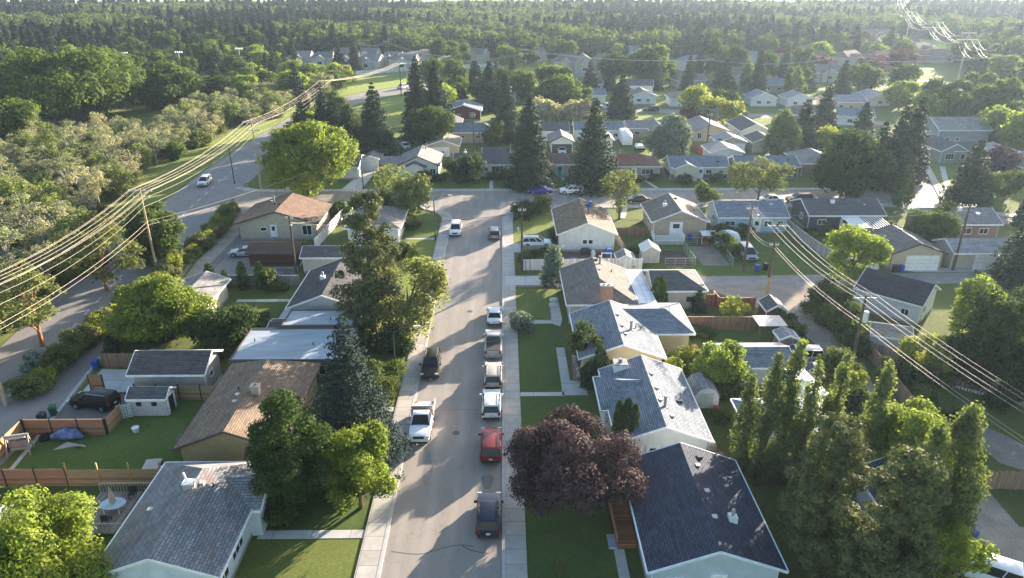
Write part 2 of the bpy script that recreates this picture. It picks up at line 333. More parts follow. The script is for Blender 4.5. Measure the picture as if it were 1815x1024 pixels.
for k, (x, y, a, b, c) in enumerate(((-1.5, 50.0, .5, 1.2, .17), (-2.2, 76.6, .6, 1.0, .2), (-6.8, 52, .4, 2.2, .2), (-7.4, 88, 1.0, 2.4, .22), (-3.0, 100, 1.3, 1.6, .235), (-6.0, 105.5, .8, 2.0, .235))):
    mb = MB(); mb.face([(x + a * math.cos(q) * (1 + .25 * math.sin(3 * q + k)), y + b * math.sin(q) * (1 + .2 * math.cos(2 * q + k)), .0085) for q in np.linspace(0, 6.283, 21)[:-1]]); struct('road_patch', mb, asphalt((c, c * .94, c * .9)))
# lanes and alleys
ribbon('gravel_lane', smooth_line([(-46, 20), (-46, 50), (-45.7, 62), (-44.9, 80), (-44.6, 95), (-44.2, 110), (-45.8, 120), (-49, 131.5)]), 2.1, 2.1, GRV, .005)
sheet('gravel_yard', [(-44, 96.5), (-30, 96.5), (-30, 104), (-36.5, 104.5), (-38, 113), (-44, 118)], GRVD, .009)
sheet('asphalt_pad', [(-42.6, 95.3), (-32, 95.3), (-32, 98.6), (-37.2, 98.7), (-37.2, 103.5), (-42.6, 104.5)], ASP2, .013)
ribbon('alley', smooth_line([(1.6, 93.9), (19, 93.8), (32, 93.3), (64, 94.3), (110, 95)]), 2.0, 2.0, gravel((.30, .28, .26), .25), .006)
sheet('alley', [(27.5, 91.5), (33.5, 84.2), (35.2, 84.0), (36.6, 74), (35.6, 60), (35.4, 45), (34.5, 25), (46, 25), (43.5, 47.4), (39.4, 49), (38.6, 60), (39.8, 74), (39.4, 83), (41.5, 89), (45, 92)], gravel((.33, .28, .23), .25), .010)
sheet('driveway', rect(.1, 92.2, 7.4, 95.4), CONW, .12, .1)
sheet('driveway', rect(1.6, 105.3, 7.6, 109.2), CONW, .06, .06)
sheet('driveway', [(-32.6, 139.4), (-28.6, 139.4), (-27.8, 155.6), (-30.6, 155.6)], CONW, .13, .12)
sheet('driveway', [(-44.5, 141.3), (-41, 141.3), (-38, 150), (-41, 150)], CONW, .05, .05)
sheet('concrete_pad', [(-44.2, 69.7), (-43.9, 64.9), (-38.2, 64.9), (-38.2, 69.4)], concrete((.5, .51, .5), 4.5, 2.4), .05, .05)
sheet('concrete_pad', rect(-30.9, 64.3, -28.2, 68.3), CONW, .05, .05)
sheet('gravel_yard', [(-44.6, 57.6), (-38, 57.6), (-38, 64.5), (-44.6, 64.5)], GRVD, .014)
sheet('driveway', [(60, 96.5), (73, 96.5), (73, 98), (57, 98)], CONW, .02, .015)
# lawns
NL = [0]
def lawn(poly, m=None, z=.02): NL[0] += 1; return sheet('lawn', poly, m or G_LAWN, z + NL[0] * .0006)
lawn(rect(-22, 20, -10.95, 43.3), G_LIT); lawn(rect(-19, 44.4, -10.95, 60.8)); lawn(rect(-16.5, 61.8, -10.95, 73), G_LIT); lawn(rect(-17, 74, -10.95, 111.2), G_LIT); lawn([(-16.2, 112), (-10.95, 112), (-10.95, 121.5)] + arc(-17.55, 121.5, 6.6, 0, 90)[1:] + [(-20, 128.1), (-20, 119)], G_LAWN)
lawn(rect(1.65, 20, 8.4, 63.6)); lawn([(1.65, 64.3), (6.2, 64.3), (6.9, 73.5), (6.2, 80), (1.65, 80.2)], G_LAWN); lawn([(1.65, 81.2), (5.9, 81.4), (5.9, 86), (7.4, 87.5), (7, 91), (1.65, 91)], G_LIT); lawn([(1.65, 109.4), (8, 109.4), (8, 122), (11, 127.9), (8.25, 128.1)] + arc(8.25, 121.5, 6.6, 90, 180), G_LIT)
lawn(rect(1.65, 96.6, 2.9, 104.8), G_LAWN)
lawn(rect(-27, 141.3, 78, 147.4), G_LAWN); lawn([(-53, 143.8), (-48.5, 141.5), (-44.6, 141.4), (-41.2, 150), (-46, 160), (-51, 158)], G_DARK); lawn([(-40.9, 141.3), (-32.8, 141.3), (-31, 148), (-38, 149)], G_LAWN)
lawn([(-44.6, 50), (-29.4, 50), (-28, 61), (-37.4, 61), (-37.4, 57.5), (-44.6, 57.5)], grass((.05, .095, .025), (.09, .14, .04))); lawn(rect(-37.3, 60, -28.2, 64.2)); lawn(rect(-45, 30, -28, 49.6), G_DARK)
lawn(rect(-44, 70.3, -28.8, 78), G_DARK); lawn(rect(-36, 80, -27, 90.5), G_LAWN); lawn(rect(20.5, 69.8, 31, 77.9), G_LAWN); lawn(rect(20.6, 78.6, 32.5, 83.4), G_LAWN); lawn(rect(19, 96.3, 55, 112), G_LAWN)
lawn([(23, 212), (52, 207), (68, 208), (70, 214), (55, 222), (36, 226), (22, 220)], grass((.16, .19, .04), (.22, .23, .06), 2.))
lawn([(-50.5, 200), (-49.5, 222), (-46, 245), (-32, 266), (-14, 289), (-8, 285), (-20, 250), (-24, 225), (-26, 205)], grass((.15, .17, .05), (.2, .2, .07), 2.)); lawn([(-13, 196), (2, 200), (4, 207), (-10, 206)], G_LIT)
lawn([(-20, 305), (-2, 316), (20, 320), (20, 345), (-20, 335)], G_LIT)
lawn([(-58, 260), (-40, 284), (-28, 304), (-36, 315), (-60, 300)], G_LIT)
ribbon('verge_grass', [p for p in big if 60 < p[1] < 245], 16., -6.6, G_DRY, .007)
ribbon('verge_strip', [p for p in big if 30 < p[1] < 128], -6.6, 9.2, G_DRY, .008)
lawn([(200, 385), (235, 395), (275, 470), (270, 500), (215, 440)], grass((.25, .27, .06), (.3, .3, .08)))
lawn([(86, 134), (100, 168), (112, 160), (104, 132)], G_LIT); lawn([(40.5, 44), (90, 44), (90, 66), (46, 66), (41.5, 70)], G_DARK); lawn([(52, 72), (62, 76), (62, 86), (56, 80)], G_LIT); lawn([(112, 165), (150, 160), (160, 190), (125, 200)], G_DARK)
lawn([(-116, 228), (-105, 228), (-120, 290), (-145, 290)], G_LIT)
sheet('shale_infield', [(-118, 229), (-111, 229), (-112, 240), (-119, 240)], plain((.28, .15, .12), .95), .03)
sheet('parking_lot', [(-145, 190), (-118, 190), (-116, 212), (-145, 217)], ASP2, .02)
sheet('far_street', [(8, 226), (20, 230), (60, 224.5), (110, 205), (113, 211), (62, 231), (20, 237), (6, 232)], ASP2, .012)
ribbon('far_street', smooth_line([(58, 250), (80, 247), (130, 246), (200, 250)]), 3, 3, ASP2, .012)
ribbon('far_street', smooth_line([(150, 330), (142, 300), (150, 275), (170, 270), (176, 290), (160, 300)]), 3, 3, CONW, .03)
# garden paths
for pl in ([(6.0, 63.7), (8.6, 63.7), (8.6, 66.6), (7.0, 66.6), (7.0, 74), (6.0, 74)], [(1.65, 63.6), (6.2, 63.6), (6.2, 64.3), (1.65, 64.3)], [(1.65, 80.3), (6, 80.3), (6.9, 79.5), (7.3, 81.5), (7.2, 86.5), (6, 86.5), (5.9, 81.3), (1.65, 81.2)], [(-19.1, 43.4), (-10.95, 43.4), (-10.95, 44.3), (-19.1, 44.3)], [(-16.4, 60.9), (-10.95, 60.9), (-10.95, 61.7), (-16.4, 61.7)], [(-16, 111.3), (-10.95, 111.3), (-10.95, 111.9), (-16, 111.9)], [(-35.5, 87.2), (-28, 87.2), (-28, 88), (-35.5, 88)], [(-28.4, 82), (-27.4, 82), (-27.6, 87.2), (-28.4, 87.2)], [(8.2, 36), (9, 36), (9, 42), (8.2, 42)], [(-2.9, 141), (-2.1, 141), (-2.1, 148), (-2.9, 148)], [(12.9, 141), (13.7, 141), (12.9, 150), (12.1, 150)], [(30.7, 141), (31.4, 141), (29.9, 148), (29.2, 148)], [(21.5, 122), (23, 128), (22, 128), (20.5, 122)], [(86, 134.5), (86.8, 134), (99, 158), (98, 158.5)]):
    sheet('garden_path', pl, CONW, .05, .045)
for pl, m in ((rect(23.9, 99.4, 28, 105.6), plain((.07, .055, .045), .95, 0., .4)), (rect(29.5, 99.2, 33.6, 107.5), gravel((.22, .19, .16), .3)), (rect(8.9, 99.5, 17.5, 105), plain((.13, .085, .07), .9, 0., .3)), (rect(50.9, 99.5, 54, 104), plain((.09, .075, .07), .95)), ([(44, 52), (48, 49), (50, 51), (46, 58), (43, 60)], gravel((.22, .2, .17), .4)), (rect(16.5, 73, 21, 79), CONW), (rect(-34.5, 44.3, -28.2, 48), plain((.16, .14, .12), .9))):
    NL[0] += 1; sheet('bare_patch', pl, m, .03 + NL[0] * .0006)

# ---------------------------------------------------------------- houses
def roof_mesh(mb, x0, y0, x1, y1, ze, zr, axis, h0, h1, t=.16):
    """solid gable or hipped roof; axis = ridge direction, h0/h1 = hip run at the low/high end (0 = gable)"""
    if axis == 'y': pr = [((x0 + x1) / 2, y0 + h0, zr), ((x0 + x1) / 2, y1 - h1, zr)]; c = [(x0, y0), (x1, y0), (x1, y1), (x0, y1)]; tris = ((0, 1, 4), (2, 3, 5)); quads = ((1, 2, 5, 4), (3, 0, 4, 5))
    else: pr = [(x0 + h0, (y0 + y1) / 2, zr), (x1 - h1, (y0 + y1) / 2, zr)]; c = [(x0, y0), (x1, y0), (x1, y1), (x0, y1)]; tris = ((3, 0, 4), (1, 2, 5)); quads = ((0, 1, 5, 4), (2, 3, 4, 5))
    V = [(p[0], p[1], ze) for p in c] + pr; k = len(mb.v); mb.v += V + [(v[0], v[1], v[2] - t) for v in V]
    def f(idx, m=0): mb.f.append(tuple(k + i for i in idx)); mb.m.append(m)
    for q in quads: f(q); f(tuple(i + 6 for i in q[::-1]), 1)
    for tr, hh in zip(tris, (h0, h1)):
        if hh > 0: f(tr); f(tuple(i + 6 for i in tr[::-1]), 1); f((tr[0], tr[0] + 6, tr[1] + 6, tr[1]), 1)
        else: f((tr[0], tr[0] + 6, tr[2] + 6, tr[2]), 1); f((tr[2], tr[2] + 6, tr[1] + 6, tr[1]), 1)
    for q in quads: f((q[0], q[0] + 6, q[1] + 6, q[1]), 1)
def trim_mesh(mb, x0, y0, x1, y1, ze, zr, axis, h0, h1):
    e = .035; d = .2; xm = (x0 + x1) / 2; ym = (y0 + y1) / 2
    if axis == 'y':
        for x in (x0 - e, x1 + e): mb.bar((x, y0, ze - d / 2 + .02), (x, y1, ze - d / 2 + .02), .1, d)
        for y, hh in ((y0, h0), (y1, h1)):
            yy = y - e if y == y0 else y + e
            if hh: mb.bar((x0, yy, ze - d / 2 + .02), (x1, yy, ze - d / 2 + .02), .1, d)
            else: mb.bar((x0, yy, ze - .07), (xm, yy, zr - .07), .07, d); mb.bar((x1, yy, ze - .072), (xm, yy, zr - .072), .066, d)
    else:
        for y in (y0 - e, y1 + e): mb.bar((x0, y, ze - d / 2 + .02), (x1, y, ze - d / 2 + .02), .1, d)
        for x, hh in ((x0, h0), (x1, h1)):
            xx = x - e if x == x0 else x + e
            if hh: mb.bar((xx, y0, ze - d / 2 + .02), (xx, y1, ze - d / 2 + .02), .1, d)
            else: mb.bar((xx, y0, ze - .07), (xx, ym, zr - .07), .07, d); mb.bar((xx, y1, ze - .072), (xx, ym, zr - .072), .066, d)
def wall_mesh(mb, x0, y0, x1, y1, ze, zr, axis, h0, h1, oh, og):
    half = ((x1 - x0) if axis == 'y' else (y1 - y0)) / 2; sl = (zr - ze) / half; zw = ze + sl * oh - .2; xi0, xi1, yi0, yi1 = (x0 + oh, x1 - oh, y0 + og, y1 - og) if axis == 'y' else (x0 + og, x1 - og, y0 + oh, y1 - oh)
    if axis == 'y' and h0: yi0 = y0 + oh
    if axis == 'y' and h1: yi1 = y1 - oh
    if axis == 'x' and h0: xi0 = x0 + oh
    if axis == 'x' and h1: xi1 = x1 - oh
    mb.box(xi0, yi0, 0, xi1, yi1, zw)
    if axis == 'y':
        xm = (x0 + x1) / 2
        for y, hh, s_ in ((yi0, h0, 1), (yi1, h1, -1)):
            if not hh: mb.xprism([(xi0, zw), (xi1, zw), (xm, zr - .2)], min(y, y + s_ * .2), max(y, y + s_ * .2))
    else:
        ym = (y0 + y1) / 2
        for x, hh, s_ in ((xi0, h0, 1), (xi1, h1, -1)):
            if not hh:
                a, b = min(x, x + s_ * .2), max(x, x + s_ * .2); k = len(mb.v); mb.v += [(a, yi0, zw), (a, yi1, zw), (a, ym, zr - .2), (b, yi0, zw), (b, yi1, zw), (b, ym, zr - .2)]
                for q in ((0, 2, 1), (3, 4, 5), (0, 1, 4, 3), (1, 2, 5, 4), (2, 0, 3, 5)): mb.f.append(tuple(k + i for i in q)); mb.m.append(0)
    return xi0, yi0, xi1, yi1, zw
def window(par, side, box, t, z, w_, h_, frame=WHITE, name='window', pane=None, mull=1):
    """side S/N/E/W of the wall box, t = coordinate along it"""
    x0, y0, x1, y1 = box; f = MB(); g = MB(); d = .06; b = .09
    def P(a, n, zz): return {'S': (a, y0 - n, zz), 'N': (a, y1 + n, zz), 'W': (x0 - n, a, zz), 'E': (x1 + n, a, zz)}[side]
    def bx(mb_, a0, a1, z0, z1, n0, n1): p, q = P(a0, n0, z0), P(a1, n1, z1); mb_.box(min(p[0], q[0]), min(p[1], q[1]), z0, max(p[0], q[0]), max(p[1], q[1]), z1)
    bx(f, t - w_ / 2, t - w_ / 2 + b, z, z + h_, -.02, d); bx(f, t + w_ / 2 - b, t + w_ / 2, z, z + h_, -.02, d); bx(f, t - w_ / 2 + b, t + w_ / 2 - b, z + h_ - b, z + h_, -.02, d); bx(f, t - w_ / 2 + b, t + w_ / 2 - b, z, z + b, -.02, d + .04)
    for k in range(mull): c = t - w_ / 2 + w_ * (k + 1) / (mull + 1); bx(f, c - .03, c + .03, z + b, z + h_ - b, -.02, d - .01)
    bx(g, t - w_ / 2 + b, t + w_ / 2 - b, z + b, z + h_ - b, -.02, .02)
    o = f.build(name, frame, par); g.build('pane', pane or glass(), o); return o
def door(par, side, box, t, z=.15, w_=.95, h_=2.05, mat=None, name='door'):
    x0, y0, x1, y1 = box; g = MB(); k = MB(); fr = MB()
    def P(a, n): return {'S': (a, y0 - n), 'N': (a, y1 + n), 'W': (x0 - n, a), 'E': (x1 + n, a)}[side]
    def bx(mb_, a0, a1, z0, z1, n0, n1): p, q = P(a0, n0), P(a1, n1); mb_.box(min(p[0], q[0]), min(p[1], q[1]), z0, max(p[0], q[0]), max(p[1], q[1]), z1)
    bx(g, t - w_ / 2, t + w_ / 2, z, z + h_, -.03, .05)
    if w_ > 2:
        for q in range(1, 4): bx(k, t - w_ / 2 + .05, t + w_ / 2 - .05, z + h_ * q / 4 - .02, z + h_ * q / 4 + .02, .03, .07)
    else: bx(k, t - w_ * .28, t + w_ * .28, z + h_ * .55, z + h_ * .9, .03, .065)
    bx(fr, t - w_ / 2 - .1, t - w_ / 2, z, z + h_ + .1, -.03, .08); bx(fr, t + w_ / 2, t + w_ / 2 + .1, z, z + h_ + .1, -.03, .08); bx(fr, t - w_ / 2, t + w_ / 2, z + h_, z + h_ + .1, -.03, .08)
    o = g.build(name, mat or WHITE, par); k.build('panel' if w_ > 2 else 'pane', plain((.5, .5, .49)) if w_ > 2 else glass(), o); fr.build('frame', WHITE, o); return o
def vents(par, pts, kinds):
    for (x, y, z), kd in zip(pts, kinds):
        mb = MB()
        if kd == 'pipe': mb.tube([(x, y, z - .3), (x, y, z + 1.0)], .13, 10); mb.tube([(x, y, z + 1.0), (x, y, z + 1.12)], .2, 10); mb.box(x - .25, y - .25, z - .35, x + .25, y + .25, z - .02); mb.build('flue_pipe', GREYM, par)
        elif kd == 'stack': mb.box(x - .3, y - .3, z - .6, x + .3, y + .3, z + .45); mb.build('flue_box', WHITE, par); m2 = MB(); m2.tube([(x, y, z + .45), (x, y, z + .75)], .1, 10); m2.tube([(x, y, z + .75), (x, y, z + 1.0)], [.2, .12], 12); m2.build('flue_cap', GREYM, par)
        elif kd == 'small': mb.tube([(x, y, z - .15), (x, y, z + .35)], .06, 8); mb.build('vent_pipe', DARK, par)
        elif kd == 'dark': mb.box(x - .18, y - .18, z - .2, x + .18, y + .18, z + .16); mb.box(x - .24, y - .24, z + .16, x + .24, y + .24, z + .22); mb.build('roof_vent', DARK, par)
        elif kd == 'vent': mb.box(x - .13, y - .13, z - .2, x + .13, y + .13, z + .1); mb.box(x - .18, y - .18, z + .1, x + .18, y + .18, z + .15); mb.build('roof_vent', plain((.5, .49, .47)), par)
        elif kd == 'brick': mb.box(x - .75, y - .4, 0, x + .75, y + .4, z + .9); o = mb.build('chimney', brick((.28, .12, .08)), par); m2 = MB(); m2.box(x - .8, y - .45, z + .9, x + .8, y + .45, z + 1.0); m2.tube([(x - .3, y, z + 1.0), (x - .3, y, z + 1.15)], .13, 8); m2.tube([(x + .3, y, z + 1.0), (x + .3, y, z + 1.15)], .13, 8); m2.build('chimney_cap', plain((.4, .38, .35)), o)
        elif kd == 'white': mb.box(x - .65, y - .6, 2, x + .65, y + .6, z + .6); o = mb.build('chimney', WHITE, par); m2 = MB(); m2.box(x - .7, y - .65, z + .6, x + .7, y + .65, z + .68); m2.tube([(x, y, z + .68), (x, y, z + 1.05)], .2, 10); m2.build('chimney_cap', GREYM, o)
def house(name, label, x0, y0, x1, y1, ax, roof, wall, h=(0, 0), ze=2.9, zr=4.6, oh=.5, og=.35, trim=WHITE, wins=(), doors=(), extra=(), vent=(), cat='house', loc=None, rz=0, group=None, found=True, band=None):
    cx, cy = ((x0 + x1) / 2, (y0 + y1) / 2) if loc is None else (0, 0)
    t = thing(name, label, cat, (cx, cy, 0) if loc is None else (loc[0], loc[1], 0), rz, group)
    X0, Y0_, X1, Y1 = x0 - cx, y0 - cy, x1 - cx, y1 - cy
    rm = MB(); tm = MB(); wm = MB()
    roof_mesh(rm, X0, Y0_, X1, Y1, ze, zr, ax, *h); trim_mesh(tm, X0, Y0_, X1, Y1, ze, zr, ax, *h); box = wall_mesh(wm, X0, Y0_, X1, Y1, ze, zr, ax, *h, oh, og)
    for e in extra:   # further wings: x0,y0,x1,y1,axis,ze,zr,h
        a, b, c, d, eax, eze, ezr, eh = e; a -= cx; c -= cx; b -= cy; d -= cy
        roof_mesh(rm, a, b, c, d, eze, ezr, eax, *eh); trim_mesh(tm, a, b, c, d, eze, ezr, eax, *eh); wall_mesh(wm, a, b, c, d, eze - .004, ezr - .004, eax, *eh, oh + .003, og + .003)
    wo = wm.build('wall', wall, t); ro = rm.build('roof', [roof, plain((.55, .54, .52))], t); tm.build('fascia', trim, ro)
    if found: f = MB(); f.box(box[0] - .02, box[1] - .02, 0, box[2] + .02, box[3] + .02, .35); f.build('foundation', plain((.3, .29, .28)), t)
    if band: f = MB(); f.box(box[0] - .03, box[1] - .03, .3, box[2] + .03, box[3] + .03, 1.15); f.build('lower_wall', band, t)
    B = box[:4]
    for wn in wins:
        side, tt, z, ww, hh = wn[:5]; tt -= (cx if side in 'SN' else cy) if loc is None else 0; window(t, side, B, tt, z, ww, hh, mull=wn[5] if len(wn) > 5 else 1, frame=wn[6] if len(wn) > 6 else WHITE)
    for dn in doors:
        side, tt = dn[:2]; tt -= (cx if side in 'SN' else cy) if loc is None else 0; door(t, side, B, tt, *dn[2:])
    half = ((X1 - X0) if ax == 'y' else (Y1 - Y0_)) / 2
    def zroof(x, y):
        dd = abs(x - (X0 + X1) / 2) if ax == 'y' else abs(y - (Y0_ + Y1) / 2); return zr - (zr - ze) * dd / half
    vents(ro, [(v[0] - cx, v[1] - cy, zroof(v[0] - cx, v[1] - cy)) for v in vent], [v[2] for v in vent])
    # downspout at two corners
    if not group or group != 'far':
        for x, y in ((box[0] - .06, box[1] + .1), (box[2] + .06, box[1] + .1)): dm = MB(); dm.bar((x, y, .1), (x, y, box[4] - .05), .08); dm.build('downspout', trim, t)
    return t
def panels(side, t, z=.02, w_=4.8, h_=2.15, mat=None): return (side, t, z, w_, h_, mat or WHITE, 'garage_door')
SH_NAVY = shingle((.055, .065, .095)); SH_BLUE = shingle((.20, .23, .27), 0, 0, .5, .2); SH_GREY = shingle((.26, .255, .25)); SH_OLD = shingle((.225, .235, .245), 0, .6, .55, .24); SH_BROWN = shingle((.23, .17, .125)); SH_CHAR = shingle((.12, .12, .125)); SH_TAUPE = shingle((.20, .18, .165)); SH_RED = shingle((.27, .13, .10)); SH_DKB = shingle((.13, .085, .065)); SH_PALE = shingle((.33, .33, .34))
SW = siding((.68, .68, .66)); SCREAM = siding((.6, .5, .3)); SBEIGE = siding((.5, .45, .37)); SGREY = siding((.36, .37, .38)); SNAVY = siding((.05, .07, .11)); STC = stucco((.46, .4, .31)); STW = stucco((.52, .49, .44)); STB = stucco((.4, .33, .25)); OLIVE = stucco((.3, .24, .13)); SBLUE = siding((.42, .5, .58)); BRK = brick((.22, .1, .075)); SRED = boards((.2, .07, .045)); SBRN = boards((.16, .09, .06)); DKTR = plain((.07, .055, .05)); STG = stucco((.3, .29, .22))
# right row, near to far
h1 = house('house', 'bungalow with navy shingled gable roof behind the purple plum tree', 9.6, 36.8, 19.1, 48.9, 'y', SH_NAVY, siding((.46, .53, .58)), trim=plain((.62, .7, .75)), wins=(('S', 11.6, 1., 1.2, 1.1), ('W', 41, 1., 1.5, 1.2), ('E', 44, 1.1, 1.4, 1.), ('E', 39.5, 1.1, 1.2, 1.)), doors=(('S', 14.6, .2),), vent=((16.3, 40.6, 'stack'), (15.2, 46.3, 'vent'), (15.1, 43.2, 'vent'), (14.9, 40.3, 'vent'), (15.7, 47.6, 'dark')), zr=4.7)
house('house', 'white-walled bungalow with blue-grey left slope and white box chimney', 9.6, 51.5, 18.0, 64.0, 'y', SH_BLUE, SW, zr=4.5, extra=((8.9, 56.5, 13.6, 62.6, 'x', 2.87, 4.3, (2.4, 0)),), wins=(('W', 60, 1., 2.0, 1.4, 2), ('S', 10.9, 1.1, .7, .9), ('E', 60, 1.1, 1.2, 1.)), doors=(('S', 12.9, .2),), vent=((11.6, 63.0, 'white'), (14.4, 55.0, 'pipe'), (14.3, 60.6, 'vent'), (14.3, 58.0, 'vent'), (14.2, 55.9, 'vent'), (14.8, 53.6, 'vent'), (16.2, 56.8, 'dark')))
house('house', 'cream bungalow with blue-grey shingles and a rear wing with skylight', 7.8, 66.2, 17.0, 77.2, 'y', SH_BLUE, SCREAM, extra=((12.6, 71.8, 21.4, 80.0, 'x', 2.87, 4.1, (0, 2.6)),), wins=(('W', 71, 1., 2.2, 1.4, 2), ('E', 68.5, 1.1, 1.0, .9)), vent=((13.9, 70.6, 'pipe'), (12.9, 73.6, 'vent'), (13.0, 70.9, 'vent'), (13.1, 69.0, 'vent'), (14.6, 71.5, 'small'), (15.2, 71.6, 'small')))
wg = MB(); wg.box(16.6, 72.35, 0, 20.9, 72.6, 2.7)
house('house', 'hipped grey roof bungalow with red brick chimney and white carport roof', 7.6, 79.6, 16.5, 91.3, 'y', SH_TAUPE, stucco((.5, .47, .42)), h=(4.3, 0), wins=(('S', 15, 1, 1.2, 1.), ('W', 88, 1, 1.8, 1.3)), vent=((12.4, 79.8, 'brick'), (12.8, 89.5, 'pipe'), (12.5, 87.3, 'vent'), (12.4, 90.4, 'dark'), (14.2, 88, 'small')))
cp = thing('carport', 'white ribbed carport roof between the grey hip roof and the cream garage', 'carport', (17.6, 85.5, 0))
m = MB(); m.box(-1.1, -5.9, 2.62, 1.25, 6, 2.7); m.build('roof', metalroof((.7, .72, .74), .9), cp)
for x in (-1., 1.15):
    for y in (-5.6, 0, 5.6): m = MB(); m.bar((x, y, 0), (x, y, 2.6), .1); m.build('post', WHITE, cp)
house('garage', 'cream garage with hipped grey roof by the twin cedar', 18.95, 83.8, 26.0, 91.0, 'x', SH_CHAR, STW, h=(0, 3.2), ze=2.8, zr=4.2, wins=(('S', 24.0, 1.1, 1.1, .7, 0, SBRN),), cat='garage')
house('house', 'white-walled bungalow with brown gable roof on the corner lot', 8.2, 105.2, 17.6, 118.4, 'y', SH_BROWN, SW, zr=4.8, wins=(('S', 12.6, 1.2, .8, .8, 0), ('S', 13.5, 1.2, .8, .8, 0), ('W', 112, 1, 1.8, 1.3)), vent=((13.9, 115.5, 'dark'), (13.7, 111.3, 'small'), (14.4, 110.6, 'small')))
m = MB(); m.box(-.22, -.22, -.3, .22, .22, .8); m.box(-.35, -.35, .8, .35, .35, 1.); mm = thing('roof_cooler', 'bright blue vent unit standing on the brown gable roof', 'vent unit', (14.3, 115.0, 4.3)); m.build('body', plain((.03, .12, .35)), mm); m = MB(); m.box(-.3, -.3, -.42, .3, .3, -.3); m.build('base', GREYM, mm)
house('house', 'tan stucco bungalow with taupe roof and white rear deck', 24.0, 111.1, 33.4, 121.4, 'y', SH_TAUPE, STB, zr=4.8, wins=(('W', 116, 1, 1.2, 1.), ('E', 116, 1, 1.2, 1.)), doors=(('S', 28.1, .6, 1.9, 2.1),), vent=((27.0, 116, 'stack'), (29.3, 118.6, 'dark'), (31.5, 114.5, 'small')))
house('house', 'white bungalow with pale blue-grey roof behind the alley yard', 35.4, 113.3, 47.3, 121.5, 'x', SH_BLUE, SBLUE, wins=(('S', 37.6, 1.3, 1.8, .9), ('S', 43.9, 1.1, 1.3, 1.1), ('S', 46, 1.3, 1.0, .9), ('W', 117, 1.3, 1.4, 1.)), doors=(('S', 42.1, .3, 1.2),), vent=((39, 117.8, 'vent'), (43, 117.2, 'vent'), (45, 116.4, 'vent')))
house('house', 'navy-sided bungalow with charcoal roof and striped pergola', 50.8, 114.2, 63.8, 123.0, 'x', SH_CHAR, siding((.07, .08, .11)), wins=(('S', 53.3, 1.2, 1.4, .9), ('W', 118, 1.2, 1.2, 1.)), doors=(('S', 57.3, .2, 1.6),), vent=((55.8, 117.5, 'stack'), (53.5, 118.6, 'vent'), (58, 118.7, 'vent'), (61, 116.8, 'vent')))
house('house', 'brick red bungalow with grey roof behind the far white garages', 68.0, 109.3, 80.2, 116.8, 'x', SH_GREY, BRK, wins=(('S', 74.8, 1.1, 1.7, 1.1), ('S', 77.6, 1.1, 1.5, 1.), ('W', 113, 1.1, 1.3, 1.)), vent=((74.6, 112.6, 'stack'), (71, 114, 'vent')), ze=2.9)
house('garage', 'cream double garage with dark hipped roof facing the alley', 55.9, 96.8, 64.2, 105.5, 'y', SH_TAUPE, STC, ze=2.7, zr=4.3, h=(0, 0), doors=(panels('S', 60.9, .02, 4.6, 2.2),), vent=((60.2, 103, 'vent'),), cat='garage', trim=DKTR)
house('garage', 'long pale-roofed garage with two white doors at the right edge', 65.2, 96.9, 77.5, 102.8, 'x', SH_PALE, STC, ze=2.7, zr=4.0, doors=(panels('S', 70.4, .02, 3.2, 2.2), panels('S', 75, .02, 3.2, 2.2)), cat='garage')
house('garage', 'white garage with black gable roof standing askew beyond the alley', -4.1, -3.7, 4.1, 3.7, 'x', shingle((.075, .07, .075)), SW, ze=2.9, zr=4.7, loc=(50.3, 84.0), rz=R(-44.5), wins=(('S', 2.2, 1., 1.0, .9),), doors=(('E', -1.0, .1),), cat='garage')
house('garage', 'blue-shingled garage behind the tall poplars and bright bushes', 21.9, 64.6, 30.2, 70.0, 'x', SH_BLUE, SW, ze=2.6, zr=3.6, doors=(panels('E', 67.3, .02, 4.),), cat='garage')
house('garage', 'grey hipped roof building hidden behind the columnar poplars', 21.6, 50.0, 30.2, 58.6, 'y', SH_BLUE, SW, h=(0, 4.2), ze=2.7, zr=4.2, vent=((28.4, 52.6, 'pipe'),), cat='garage')
house('garage', 'navy roof garage between the big dark pine and the wide poplar', 28.5, 43.2, 34.2, 48.0, 'y', SH_NAVY, SW, ze=2.7, zr=3.9, doors=(panels('E', 45.5, .02, 3.),), cat='garage')
# left row, near to far
house('house', 'white bungalow with weathered rust-stained grey roof at the bottom', -28.0, 36.7, -19.1, 49.2, 'y', SH_OLD, siding((.62, .68, .72)), h=(0, 3.0), extra=((-24.5, 43.3, -18.4, 48.6, 'x', 2.88, 3.95, (0, 0)),), wins=(('E', 41, 1., 2.2, 1.3, 2), ('E', 38.3, 1., 1.6, 1.2), ('S', -24, 1., 1.2, 1.)), vent=((-23.0, 44.6, 'vent'), (-22.2, 44.6, 'small'), (-26.2, 42.6, 'vent')))
m = MB(); m.box(-.35, -.3, -.6, .35, .3, .45); mm = thing('chimney', 'short metal-capped chimney block on the weathered grey roof', 'chimney', (-23.7, 44.0, 4.55)); m.build('stack', plain((.42, .38, .34)), mm); m = MB(); m.box(-.42, -.37, .45, .42, .37, .52); m.tube([(-.1, 0, .52), (-.3, .1, 1.25)], .08, 8); m.build('cap', WHITE, mm)
house('house', 'olive-walled bungalow with brown hipped roof behind the green maple', -28.2, 51.0, -19.0, 65.7, 'y', SH_BROWN, OLIVE, h=(0, 2.4), zr=4.7, trim=DKTR, wins=(('E', 56, 1, 1.8, 1.3), ('W', 56, 1, 1.2, 1.)), vent=((-24.6, 57.3, 'vent'), (-24.4, 56.0, 'vent'), (-24.8, 58.3, 'small')))
